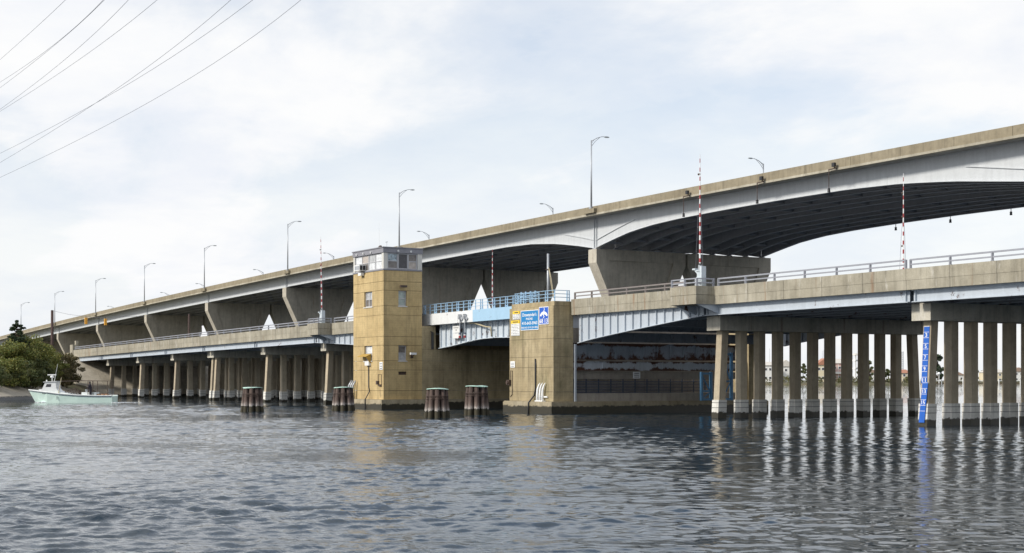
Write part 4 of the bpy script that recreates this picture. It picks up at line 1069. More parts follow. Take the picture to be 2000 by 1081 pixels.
# ------------------------------------------------------------------ high viaduct
_ux = np.array([-560, -453, -421, -374, -333, -291, -247, -218, -194, -149, -117, -84, -20]); _uz = np.array([13.9, 17.5, 18.5, 19.65, 20.5, 21.25, 22.02, 22.55, 22.95, 23.38, 23.52, 23.62, 23.5])
_uc = np.polyfit(_ux / 100, _uz, 4)
def up(x): return float(np.polyval(_uc, x / 100))
UY0, UY1 = 98.5, 128.7
PIERX = [-463.5, -421.1, -379.5, -337.4, -294.6, -251.8, -203.4, -151.2, -83.7]
HAUNCH = {-151.2: 3.65, -83.7: 3.65}
def udepth(x):
    """girder depth under the slab"""
    if x < -251.8: return 1.72
    if x < -203.4: return 1.65
    if x < -151.2:
        return float(np.interp(x, [-203.4, -185, -173, -166, -160, -155, -151.2], [1.75, 1.72, 1.66, 1.85, 2.35, 3.05, 3.68]))
    if x < -83.7:
        return float(np.interp(x, [-151.2, -147.5, -143.5, -139, -134, -126, -117, -107, -100, -94, -89, -83.7], [3.68, 3.0, 2.35, 1.98, 1.78, 1.66, 1.62, 1.68, 1.95, 2.45, 3.05, 3.68]))
    return float(np.interp(x, [-83.7, -78, -70, -60, -20], [3.68, 2.7, 1.95, 1.7, 1.7]))
vd = thing('viaduct_deck', (-251.8, 113.6, 18), 'high concrete and white steel highway viaduct deck crossing the whole picture', 'bridge')
ux = np.arange(-540, -24.9, 5.0)
part('deck_slab', MB().loftx([(x, UY0 + 0.25, UY1 - 0.25, up(x) - 1.04, up(x) - 0.84) for x in ux]), M['slab'], vd)
def upanels(y0, y1, face, x0, step):
    x = x0
    while x < -25:
        x2 = min(x + step, -25)
        a, c = x + 0.018, x2 - 0.018
        prof = [(a, y0, y1), (c, y0, y1)]
        part('parapet_panel', MB().loftx([(q, y0, y1, up(q) - 0.86, up(q)) for q in (a, (a + c) / 2, c)]), M['parapet'], vd)
        x = x2
upanels(UY0, UY0 + 0.3, -1, -540, 6.4); upanels(UY1 - 0.3, UY1, 1, -540, 12.8)
part('median_barrier', MB().loftx([(x, 113.4, 113.8, up(x) - 0.83, up(x) - 0.1) for x in ux]), M['parapet'], vd)
xs = list(np.arange(-540, -25, 9.6)) + [-25]
for a, c in zip(xs[:-1], xs[1:]):
    part('slab_edge', MB().loftx([(q, UY0 - 0.05, UY0 + 0.6, up(q) - 1.08, up(q) - 0.862) for q in (a, (a + c) / 2, c)]), M['slab_edge'], vd)
    part('slab_edge', MB().loftx([(q, UY1 - 0.6, UY1 + 0.05, up(q) - 1.08, up(q) - 0.862) for q in (a, (a + c) / 2, c)]), M['slab_edge'], vd)
GY = [100.55 + k * 2.72 for k in range(5)] + [115.6 + k * 2.72 for k in range(5)]
bounds = [-540] + PIERX + [-25]
for a, c in zip(bounds[:-1], bounds[1:]):
    hau = a >= -210
    n = 28 if hau else 4
    for k, y in enumerate(GY):
        qs = np.linspace(a + 0.03, c - 0.03, n + 1)
        d = 1.0 if k in (0, 9) else 1.0
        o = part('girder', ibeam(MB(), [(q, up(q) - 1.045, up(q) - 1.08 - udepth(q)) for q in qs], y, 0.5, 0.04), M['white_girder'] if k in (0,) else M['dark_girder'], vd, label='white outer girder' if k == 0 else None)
        if k == 0:
            for q in (a + 0.25, c - 0.25):
                part('stiffener', MB().box(q - 0.03, q + 0.03, y - 0.2, y - 0.022, up(q) - 1.02 - udepth(q), up(q) - 1.1), M['white_girder'], o)
            for (sa, sb) in (((-158.2, -151.4), (-151.0, -143.0)) if a in (-203.4, -151.2) else ()) + ((( -92.5, -83.9),) if a == -151.2 else ()):
                if sa < a or sb > c: continue
                qq = np.linspace(sa, sb, 7)
                part('stiffener', MB().loftx([(q, y - 0.15, y - 0.022, up(q) - 1.08 - udepth(q) + 0.95 + 0.04 * abs(q - (-151.2 if abs(q + 151) < 15 else -83.7)), up(q) - 1.08 - udepth(q) + 1.02 + 0.04 * abs(q - (-151.2 if abs(q + 151) < 15 else -83.7))) for q in qq]), M['white_girder'], o)
            if hau:
                for q in ((a + 0.36 * (c - a)), (a + 0.72 * (c - a))):
                    part('splice_plate', MB().box(q - 0.55, q + 0.55, y - 0.034, y - 0.021, up(q) - 1.03 - udepth(q), up(q) - 1.15), M['white_girder'], o)
CF = MB().box(-0.06, 0.06, 0.03, 2.69, -0.12, 0.12).box(-0.05, 0.05, 0.03, 2.69, 0.9, 1.05).bar((0, 0.05, 0), (0, 1.36, 0.95), 0.06, 0.08, (1, 0, 0)).bar((0, 2.67, 0), (0, 1.36, 0.95), 0.06, 0.08, (1, 0, 0)).mesh('cross_frame', M['dark_girder'])
for x in np.arange(-290, -60, 7.4):
    for k in (0, 1, 2, 3, 5, 6, 7, 8):
        xo = x + (k % 5) * 1.3
        if min(abs(xo - p) for p in PIERX) < 1.2: continue
        inst('cross_frame', CF, vd, (xo, GY[k], up(xo) - 1.08 - udepth(xo) + 0.25))

def hammer(parent, x, y0, y1, ztop, zbot):
    """hammerhead pier with a recessed panel on both faces"""
    tx = 0.9; W = y1 - y0; vert = 1.65; run = 3.9; drop = 8.2
    sh0, sh1 = y0 + run, y1 - run
    outer = [(y0, ztop), (y1, ztop), (y1, ztop - vert), (sh1, ztop - vert - drop), (sh1, zbot), (sh0, zbot), (sh0, ztop - vert - drop), (y0, ztop - vert)]
    zi = ztop - 1.35; m_ = 1.55
    inner = [(y0 + m_ + 0.35, zi), (y1 - m_ - 0.35, zi), (sh1 - 0.55, ztop - vert - drop + 0.6), (sh0 + 0.55, ztop - vert - drop + 0.6)]
    bm = bmesh.new()
    for sgn in (1, -1):
        X = x + sgn * tx
        vo = [bm.verts.new((X, a, b2)) for a, b2 in outer]; vi = [bm.verts.new((X, a, b2)) for a, b2 in inner]
        ed = [bm.edges.new((vo[i], vo[(i + 1) % 8])) for i in range(8)] + [bm.edges.new((vi[i], vi[(i + 1) % 4])) for i in range(4)]
        bmesh.ops.triangle_fill(bm, use_beauty=True, edges=ed)
        # drop faces that fill the panel hole
        vr = [bm.verts.new((X - sgn * 0.17, a, b2)) for a, b2 in inner]
        for i in range(4): bm.faces.new((vi[i], vi[(i + 1) % 4], vr[(i + 1) % 4], vr[i]))
        bm.faces.new(vr)
        if sgn == 1: first = vo
        else:
            for i in range(8): bm.faces.new((first[i], first[(i + 1) % 8], vo[(i + 1) % 8], vo[i]))
    iset = [(a, b2) for a, b2 in inner]
    kill = []
    for f in bm.faces:
        if len(f.verts) == 3 and abs(abs(f.verts[0].co.x - x) - tx) < 1e-4 and all(any(abs(v.co.y - a) < 1e-4 and abs(v.co.z - b2) < 1e-4 for a, b2 in iset) for v in f.verts): kill.append(f)
    if kill: bmesh.ops.delete(bm, geom=kill, context='FACES')
    bmesh.ops.recalc_face_normals(bm, faces=bm.faces)
    off = base_of(parent)
    for v in bm.verts: v.co -= off
    me = bpy.data.meshes.new('hammerhead'); bm.to_mesh(me); bm.free(); me.materials.append(M['hammer'])
    o = bpy.data.objects.new('hammerhead', me); link(o, parent); return o
plabels = ['viaduct pier mostly hidden by the trees at the far left', 'leftmost clearly visible V-shaped viaduct pier above the end of the low bridge', 'second V-shaped viaduct pier from the left, behind the low railing',
           'third V-shaped viaduct pier from the left', 'fourth V-shaped viaduct pier from the left, above the birds', 'rust-streaked V-shaped viaduct pier just left of the tower',
           'wide dark viaduct pier behind the lifting span', 'wide viaduct pier at the left end of the large arched span', 'viaduct pier at the right end of the large arched span']
for x, lb in zip(PIERX, plabels):
    zt = up(x) - 1.08 - udepth(x) - 0.12
    th = thing('viaduct_pier', (x, 113.6, -0.5), lb, 'bridge pier', 'V-shaped piers of the high viaduct')
    hammer(th, x, 100.0, 113.45, zt, -1.5); hammer(th, x, 113.85, 127.3, zt, -1.5)
    for y in GY: part('bearing', MB().box(x - 0.4, x + 0.4, y - 0.3, y + 0.3, zt - 0.01, zt + 0.125), M['dark_girder'], th)

# lamp posts on the viaduct
def make_lamp(x, y, z, side, label, group):
    th = thing('street_lamp', (x, y, z), label, 'street lamp', group)
    H = 8.2
    part('base', MB().box(x - 0.22, x + 0.22, y - 0.22, y + 0.22, z - 0.02, z + 0.18), M['galv'], th)
    part('pole', MB().cyl((x, y, z + 0.18), (x, y, z + H), 0.115, 0.075, 10), M['galv'], th, True)
    arm = MB().tube([(x, y, z + H - 0.12), (x, y + side * 0.8, z + H + 0.33), (x, y + side * 1.5, z + H + 0.55), (x, y + side * 1.9, z + H + 0.58)], [0.05, 0.045, 0.04, 0.035], 7)
    arm.tube([(x, y, z + H - 0.75), (x, y + side * 0.55, z + H - 0.1), (x, y + side * 1.25, z + H + 0.45)], 0.03, 6)
    arm.bar((x, y, z + H - 0.42), (x, y + side * 0.42, z + H + 0.1), 0.03, 0.03)
    part('arm', arm, M['galv'], th, True)
    hd = MB(); yy = y + side * 2.2
    hd.ball((x, yy, z + H + 0.56), 0.16, 0.42, 0.10, 10, 6)
    part('lamp_head', hd, M['lampgrey'], th, True)
    return th
near = [-459.7, -417.4, -374.6, -332.7, -291.1, -246.1, -201.4, -149.0]
names = ['street lamp at the extreme left edge beyond the trees', 'street lamp left of the dark wooden pole', 'street lamp just right of the dark wooden pole',
         'street lamp on the near parapet, third tall one right of the wooden pole side', 'street lamp on the near parapet above the birds', 'street lamp on the near parapet left of the tower gate',
         'street lamp rising right behind the tower roof', 'tallest street lamp, on the near parapet above the arched pier']
for i, x in enumerate(near):
    make_lamp(x, UY0 - 0.12, up(x) - 0.25, 1, names[i], 'tall street lamps on the near parapet')
    part('lamp_bracket', MB().box(x - 1.3, x + 1.0, UY0 - 0.42, UY0 - 0.003, up(x) - 0.82, up(x) - 0.30), M['parapet'], vd)
far = [(1491, 336), (1080, 415), (838, 467), (652, 505), (514, 535), (400, 562), (330, 577), (225, 600)]
fl = ['far lamp head over the arched span at right', 'far lamp head above the parapet left of the tallest lamp', 'far lamp head just right of the tower', 'far lamp head beside the left gate arm',
      'far lamp head left of the left gate arm', 'far small lamp head beside a tall near lamp', 'tiny far lamp head over the left viaduct', 'tiniest far lamp head near the wooden pole']
for (px, py), lb in zip(far, fl):
    k = (px - 1000) / 2900; p = UY1 - 0.1
    tt = (0.8627 * p - k * 0.5057 * p) / (k * 0.8627 + 0.5057)
    make_lamp(-tt, p, up(-tt) - 0.25, -1, lb, 'street lamps on the far parapet')
# hanging navigation lights on the main span
def hang(x, y, side, label):
    z = up(x) - 0.72; zb = up(x) - 1.08 - udepth(x)
    th = thing('navigation_light', (x, y, zb), label, 'lantern', 'navigation lights hanging from the high viaduct')
    yy = y + side * 0.25
    part('box', MB().box(x + 0.18, x + 0.55, yy - 0.25 if side < 0 else yy, yy if side < 0 else yy + 0.25, z - 0.06, z + 0.32), M['dark'], th)
    part('bracket', MB().bar((x - 0.5, yy, z - 0.25), (x + 0.5, yy, z - 0.2), 0.08, 0.1).bar((x + 0.3, yy - side * 0.3, z - 0.2), (x + 0.3, yy, z - 0.1), 0.1, 0.1), M['darkbrown'], th)
    part('pipe', MB().cyl((x - 0.45, yy, zb - 0.05), (x - 0.45, yy, z - 0.2), 0.04, None, 7), M['darkbrown'], th)
    part('lantern', MB().cyl((x - 0.45, yy, zb - 0.36), (x - 0.45, yy, zb - 0.05), 0.15, 0.12, 10).cyl((x - 0.45, yy, zb - 0.05), (x - 0.45, yy, zb + 0.04), 0.17, 0.08, 10), M['dark'], th)
for x, lb in ((-130.0, 'leftmost of three navigation lights hanging on the near side of the arched span'), (-117.6, 'middle of three navigation lights hanging on the near side of the arched span'), (-107.0, 'rightmost of three navigation lights hanging on the near side of the arched span')):
    hang(x, UY0 - 0.05, -1, lb)
for px, lb in ((1752, 'leftmost small navigation light under the far edge of the arched span'), (1859, 'middle small navigation light under the far edge of the arched span'), (1978, 'rightmost small navigation light under the far edge of the arched span')):
    k = (px - 1000) / 2900; p = UY1 + 0.05
    tt = (0.8627 * p - k * 0.5057 * p) / (k * 0.8627 + 0.5057)
    hang(-tt, p, 1, lb)

# ------------------------------------------------------------------ boat
BX, BY = ground(140, 163.5)
hd_ = Vector((-0.5057, -0.8627, 0)).normalized()     # bow points to the left of the picture
sd_ = Vector((-hd_.y, hd_.x, 0))                     # port
bt = thing('work_boat', (BX, BY, 0), 'mint green and white workboat heading left off the bank', 'boat')
def BPt(l, s, z):
    p = Vector((BX, BY, 0)) + hd_ * l + sd_ * s; return (p.x, p.y, z)
st = [(-4.75, 1.25, 0.74, 1.15), (-3.0, 1.35, 0.74, 1.25), (-1.0, 1.42, 0.80, 1.3), (1.0, 1.38, 0.95, 1.2), (2.4, 1.15, 1.12, 0.85), (3.6, 0.72, 1.25, 0.42), (4.4, 0.25, 1.33, 0.08), (4.72, 0.03, 1.36, 0.01)]
hull = MB(); rail_ = MB()
for (l, bw, zs_, wl) in st:
    back = (l - 0.75 if l > 4.0 else (l - 0.35 if l > 3 else l))
    hull.v += [BPt(l, bw, zs_), BPt(back, wl, 0.0), BPt(back, wl * 0.6, -0.35), BPt(back, -wl * 0.6, -0.35), BPt(back, -wl, 0.0), BPt(l, -bw, zs_)]
ns = len(st)
for i in range(ns - 1):
    for k in range(5): hull.f.append((i * 6 + k, i * 6 + k + 1, (i + 1) * 6 + k + 1, (i + 1) * 6 + k))
    hull.f.append((i * 6 + 5, i * 6, (i + 1) * 6, (i + 1) * 6 + 5))
hull.f.append((0, 1, 2, 3, 4, 5)); hull.f.append(tuple((ns - 1) * 6 + k for k in (5, 4, 3, 2, 1, 0)))
part('hull', hull, M['mint'], bt)
for s in (1, -1):
    part('gunwale', MB().tube([BPt(l, bw * s, z + 0.05) for (l, bw, z, _) in st], 0.06, 6), M['white'], bt)
for s in (1, -1):
    part('rub_rail', MB().tube([BPt(l, bw * s * 1.01, z - 0.07) for (l, bw, z, _) in st], 0.03, 5), M['louver'], bt)
    part('scupper', MB().tube([BPt(1.2, 1.34 * s, 0.35), BPt(1.2, 1.37 * s, 0.75)], 0.035, 5), M['louver'], bt)
cb = MB()
def bprism(mb, prof, s0, s1):
    n = len(prof); vs = [BPt(l, s0, z) for l, z in prof] + [BPt(l, s1, z) for l, z in prof]
    mb.add(vs, [tuple(range(n)), tuple(reversed(range(n, 2 * n)))] + [(i, i + n, (i + 1) % n + n, (i + 1) % n) for i in range(n)])
bprism(cb, [(3.5, 1.22), (3.35, 1.48), (3.0, 1.50), (2.65, 2.22), (1.5, 2.30), (1.45, 1.55), (1.25, 1.32), (0.9, 1.15), (0.0, 1.0), (0.0, 0.75), (1.2, 0.8)], -0.85, 0.85)
cab = part('cabin', cb, M['white'], bt)
wn = MB()
for s in (0.853, -0.853):
    vs = [BPt(2.62, s, 1.72), BPt(2.02, s, 1.72), BPt(1.98, s, 2.05), BPt(2.48, s, 2.05)]
    part('window', MB().add(vs, [(0, 1, 2, 3)]), M['pane_dark'], cab)
vs = [BPt(2.98, 0.6, 1.6), BPt(2.98, -0.6, 1.6), BPt(2.72, -0.6, 2.14), BPt(2.72, 0.6, 2.14)]
part('windscreen', MB().add(vs, [(0, 1, 2, 3)]), M['pane_grey'], cab)
part('roof', MB().add([BPt(2.85, .95, 2.24), BPt(2.85, -.95, 2.24), BPt(1.4, -.95, 2.32), BPt(1.4, .95, 2.32), BPt(2.85, .95, 2.30), BPt(2.85, -.95, 2.30), BPt(1.4, -.95, 2.38), BPt(1.4, .95, 2.38)], [(0, 1, 2, 3), (7, 6, 5, 4), (0, 4, 5, 1), (1, 5, 6, 2), (2, 6, 7, 3), (3, 7, 4, 0)]), M['white'], bt)
part('radar_mast', MB().tube([BPt(2.15, 0, 2.34), BPt(2.15, 0, 2.75)], 0.04, 6), M['white'], bt)
part('radar_dome', MB().ball(BPt(2.15, 0, 2.85), 0.22, 0.22, 0.14), M['white'], bt, True)
part('radar_bar', MB().bar(BPt(2.65, 0, 3.06), BPt(1.7, 0, 3.06), 0.1, 0.11), M['white'], bt)
part('aerial', MB().tube([BPt(1.75, 0.5, 2.36), BPt(1.38, 0.5, 4.25)], [0.03, 0.015], 5), M['white'], bt)
part('roof_light', MB().ball(BPt(2.6, 0.5, 2.42), 0.09, 0.09, 0.09, 6, 4), M['white'], bt)
part('deck', MB().add([BPt(1.0, 1.2, 0.6), BPt(1.0, -1.2, 0.6), BPt(-4.7, -1.15, 0.5), BPt(-4.7, 1.15, 0.5)], [(0, 1, 2, 3)]), M['white'], bt)
part('davit', MB().tube([BPt(1.2, 0.9, 0.9), BPt(0.85, 0.9, 2.75)], 0.04, 6), M['rope'], bt)
part('canopy_rail', MB().tube([BPt(0.85, 0.9, 2.35), BPt(-1.5, 0.9, 2.42), BPt(-4.2, 0.9, 2.38)], 0.035, 6), M['darkbrown'], bt)
part('canopy_rail', MB().tube([BPt(0.85, -0.9, 2.35), BPt(-1.5, -0.9, 2.42), BPt(-4.2, -0.9, 2.38)], 0.035, 6), M['darkbrown'], bt)
for l in (-2.05, -2.6, -4.2):
    for s in (0.9, -0.9): part('canopy_post', MB().tube([BPt(l, s, 0.6), BPt(l, s, 2.4)], 0.035, 6), M['darkbrown'], bt)
part('console', MB().add([BPt(a, s, z) for z in (0.6, 1.15) for s in (-0.5, 0.75) for a in (-2.9, -1.3)], [(0, 2, 3, 1), (4, 5, 7, 6), (0, 1, 5, 4), (2, 6, 7, 3), (0, 4, 6, 2), (1, 3, 7, 5)]), M['white'], bt)
part('winch', MB().tube([BPt(-1.85, 0.6, 1.15), BPt(-1.85, 0.6, 1.35)], 0.14, 8).tube([BPt(-1.85, 0.6, 1.35), BPt(-1.85, 0.6, 1.45)], 0.2, 8), M['galv'], bt)
nm_ = MB()
for i, (a, c) in enumerate(((2.95, 2.80), (2.76, 2.66), (2.62, 2.50), (2.46, 2.36), (2.32, 2.22))):
    nm_.add([BPt(a, 0.99 + (2.95 - a) * 0.22, 1.00), BPt(c, 0.99 + (2.95 - c) * 0.22, 1.00), BPt(c, 0.985 + (2.95 - c) * 0.22 + 0.02, 1.08), BPt(a, 0.985 + (2.95 - a) * 0.22 + 0.02, 1.08)], [(0, 1, 2, 3)])
part('name_mark', nm_, M['ink'], bt)
# gear on the boat
cr_ = thing('wire_crate', BPt(-0.1, 0.3, 0.6), 'brown wire crate tilted on the deck of the workboat', 'crate')
fr = MB(); c0 = Vector(BPt(-0.15, 0.3, 1.1)); up_ = Vector((0, 0, 1)); ax1 = (hd_ * 0.95 + up_ * -0.3).normalized() * 0.55; ax2 = (up_ * 0.95 + hd_ * 0.3).normalized() * 0.36; ax3 = sd_ * 0.45
cor = {(i, j, k): c0 + ax1 * i + ax2 * j + ax3 * k for i in (-1, 1) for j in (-1, 1) for k in (-1, 1)}
for a in cor:
    for d in range(3):
        if a[d] == -1:
            b3 = list(a); b3[d] = 1; fr.bar(cor[a], cor[tuple(b3)], 0.05, 0.05)
part('frame', fr, M['darkbrown'], cr_)
ms_ = MB()
for f in (-0.5, 0, 0.5):
    for k in (-1, 1):
        ms_.bar(c0 + ax1 * f - ax2 + ax3 * k, c0 + ax1 * f + ax2 + ax3 * k, 0.03, 0.03)
        ms_.bar(c0 - ax1 + ax2 * f + ax3 * k, c0 + ax1 + ax2 * f + ax3 * k, 0.03, 0.03)
part('wire_mesh', ms_, M['darkbrown'], cr_)
for i, l in enumerate((-3.15, -3.6, -4.05)):
    q = Vector(BPt(l, 0.5, 0.55)); mb = MB().tube([q, q + Vector((0, 0, 0.2)), q + Vector((0, 0, 0.42))], [0.17, 0.2, 0.22], 10)
    single('bushel_basket', mb, M['basket'], tuple(q), ['brown bushel basket on the boat stern nearest the standing person', 'middle brown bushel basket on the boat stern', 'brown bushel basket closest to the boat transom'][i], 'basket', 'bushel baskets on the workboat')
for i, l in enumerate((-0.95, -1.15)):
    q = Vector(BPt(l, 0.4, 0.6)); mb = MB().bar(q, q + Vector((0, 0, 0.8)) + hd_ * (0.12 if i else -0.05), 0.12, 0.1)
    mb.bar(q + Vector((0, 0, 0.5)), q + Vector((0, 0, 0.55)) - hd_ * 0.22, 0.1, 0.1)
    single('roller_post', mb, M['darkbrown'], tuple(q), ['dark roller post on deck closer to the crate', 'dark roller post on deck closer to the winch'][i], 'post')
# person on the boat: one skinned body
def skin_body(name, joints, edges, radii, mat, loc, root=0):
    me = bpy.data.meshes.new(name); me.from_pydata([tuple(j) for j in joints], edges, [])
    o = bpy.data.objects.new(name, me); COL.objects.link(o)
    md = o.modifiers.new('skin', 'SKIN'); md.use_smooth_shade = True
    for i, r in enumerate(radii): me.skin_vertices[0].data[i].radius = r if isinstance(r, tuple) else (r, r)
    me.skin_vertices[0].data[root].use_root = True
    sb = o.modifiers.new('sub', 'SUBSURF'); sb.levels = 1; sb.render_levels = 1
    dg = bpy.context.evaluated_depsgraph_get(); dg.update()
    m2 = bpy.data.meshes.new_from_object(o.evaluated_get(dg)); m2.materials.clear(); m2.materials.append(mat)
    bpy.data.objects.remove(o); bpy.data.meshes.remove(me)
    return m2
def pj(l, s, z): return hd_ * l + sd_ * s + Vector((0, 0, z))
J = [pj(0, 0, .92), pj(0.0, 0, 1.15), pj(0.03, 0, 1.38), pj(0.05, 0, 1.50), pj(0.09, 0, 1.64), pj(0.08, 0.19, 1.36), pj(0.14, 0.24, 1.10), pj(0.34, 0.20, 1.02), pj(0.40, 0.19, 1.02),
     pj(0.08, -0.19, 1.36), pj(0.12, -0.24, 1.10), pj(0.32, -0.2, 1.0), pj(0.38, -0.19, 1.0), pj(0.02, 0.1, 0.85), pj(0.05, 0.12, 0.48), pj(0.0, 0.13, 0.08), pj(0.14, 0.14, 0.04), pj(-0.02, -0.1, 0.85), pj(0.0, -0.12, 0.48), pj(-0.08, -0.13, 0.08), pj(0.06, -0.14, 0.04)]
E = [(0, 1), (1, 2), (2, 3), (3, 4), (2, 5), (5, 6), (6, 7), (7, 8), (2, 9), (9, 10), (10, 11), (11, 12), (0, 13), (13, 14), (14, 15), (15, 16), (0, 17), (17, 18), (18, 19), (19, 20)]
Rr = [0.15, 0.15, 0.17, 0.07, 0.10, 0.075, 0.06, 0.045, 0.04, 0.075, 0.06, 0.045, 0.04, 0.11, 0.08, 0.06, 0.05, 0.11, 0.08, 0.06, 0.05]
ploc = BPt(-2.35, 0.95, 0.56)
bd = skin_body('person', J, E, Rr, M['clothes'], ploc)
pe = bpy.data.objects.new('person', bd); link(pe); pe.location = ploc
tag(pe, 'person in dark clothing standing at the console of the workboat', 'person')
hr_ = MB(); hc = Vector(ploc) + pj(0.09, 0, 1.66); hr_.ball(hc, 0.115, 0.115, 0.13)
hat = part('cap', hr_, M['dark'], pe, True)
part('face', MB().ball(Vector(ploc) + pj(0.15, 0, 1.61), 0.075, 0.075, 0.10), M['skin'], pe, True)
# wake
rnd = random.Random(5); mb = MB()
for i in range(90):
    l = -4.75 - abs(rnd.gauss(0, 0.9)); s = rnd.gauss(0, 0.5 + 0.3 * abs(l + 4.7)); r_ = rnd.uniform(0.03, 0.11)
    c = Vector(BPt(l, s, 0.02)); mb.ball(c, r_ * 1.8, r_ * 1.8, r_ * 0.4, 6, 4)
for i in range(16):
    l = rnd.uniform(2.6, 3.8); c = Vector(BPt(l, 0.5 + rnd.uniform(0, 0.35), 0.03)); r_ = rnd.uniform(0.05, 0.14); mb.ball(c, r_ * 1.6, r_ * 1.6, r_ * 0.5, 6, 4)
wk = single('wake', mb, M['foam'], (BX, BY, 0), 'white wake foam trailing behind the workboat', 'foam', kind='stuff', smooth=True)

# ------------------------------------------------------------------ trees and brush
def leaves(rng, centers, radii, n, size, flat=0.0):
    """leaf quads scattered through clumps; returns verts, faces"""
    ci = rng.integers(0, len(centers), n)
    d = rng.normal(size=(n, 3)); d /= np.linalg.norm(d, axis=1)[:, None]
    rr = radii[ci][:, None] if radii.ndim == 1 else radii[ci]
    P = centers[ci] + d * rr * (rng.random((n, 1)) ** 0.42)
    nrm = d * 0.6 + rng.normal(size=(n, 3)) * 0.7; nrm /= np.linalg.norm(nrm, axis=1)[:, None]
    a = np.cross(nrm, rng.normal(size=(n, 3))); a /= np.linalg.norm(a, axis=1)[:, None]
    b_ = np.cross(nrm, a)
    sz = size * (0.6 + 0.8 * rng.random((n, 1)))
    V = np.stack([P - a * sz * 0.5, P + b_ * sz * 0.33, P + a * sz * 0.5, P - b_ * sz * 0.33], 1).reshape(-1, 3)
    F = np.arange(4 * n).reshape(n, 4)
    return V, F
def np_mesh(name, V, F, mat, off):
    me = bpy.data.meshes.new(name); me.from_pydata((V - np.array(off)).tolist(), [], F.tolist()); me.materials.append(mat); return me
def tree(name, x, y, z, w_, h, label, cat, mat, n, size, seed, group=None, crown_from=0.15, clumps=26, kind='round'):
    rng = np.random.default_rng(seed)
    th = thing(name, (x, y, z), label, cat, group)
    tr = MB(); H = h
    tr.tube([(x, y, z - 0.3), (x + rng.normal(0, .1), y, z + H * 0.35), (x + rng.normal(0, .15), y + rng.normal(0, .1), z + H * 0.85)], [0.05 * w_, 0.035 * w_, 0.01 * w_], 7)
    C = []; Rd = []
    if kind == 'round':
        for i in range(clumps):
            u = rng.random(); zc = crown_from + (0.93 - crown_from) * u
            prof = math.sin(math.pi * min(1, max(0.06, (zc - crown_from) / (1 - crown_from) * 0.78 + 0.18))) ** 0.7
            a = rng.random() * 2 * math.pi; r = w_ / 2 * prof * math.sqrt(rng.random()) * 0.95
            c = np.array([x + r * math.cos(a), y + r * math.sin(a), z + H * zc])
            C.append(c); Rd.append(w_ * rng.uniform(0.11, 0.19))
            if i % 3 == 0: tr.tube([(x, y, z + H * max(0.1, zc - 0.3)), tuple((c + np.array([x, y, z + H * zc * 0.8])) / 2), tuple(c)], [0.02 * w_, 0.014 * w_, 0.004 * w_], 5)
    else:
        lv = 22
        for i in range(lv):
            zc = 0.10 + 0.88 * i / (lv - 1); rad = w_ / 2 * (1 - zc) ** 0.8 + 0.05 * w_
            m_ = max(1, int(8 * (1 - zc)) + 3)
            for k in range(m_):
                a = 2 * math.pi * (k + rng.random() * 0.7) / m_; rq = rad * rng.uniform(0.55, 1.0) * (1 if i < lv - 1 else 0.1)
                C.append(np.array([x + rq * math.cos(a), y + rq * math.sin(a), z + H * min(0.99, zc + rng.uniform(-0.045, 0.045)) - rq * 0.1])); Rd.append(max(0.16, 0.13 * w_ * (1 - zc) + 0.15))
                tr.tube([(x, y, z + H * zc), tuple(C[-1])], [0.02 * w_, 0.006 * w_], 4)
    C = np.array(C); Rd = np.array(Rd)
    R3 = np.stack([Rd, Rd, Rd * 0.72], 1) if kind == 'round' else np.stack([Rd * 1.5, Rd * 1.5, Rd * 0.6], 1)
    V, F = leaves(rng, C, R3, n, size)
    part('trunk', tr, M['bark'], th, True)
    o = bpy.data.objects.new('crown', np_mesh('crown', V, F, mat, (x, y, z))); link(o, th)
    return th
def bz(x, y): return float(bank_z(np.array([x]), np.array([y]))[0])
def plant(px, D, w_, h, *a, **k):
    x, y = ground(px, D); z = bz(x, y); return x, y, z
def shore_D(px): return float(np.interp(px, [-60, 0, 60, 117, 166, 200], [172, 181, 190, 201.6, 217, 224]))
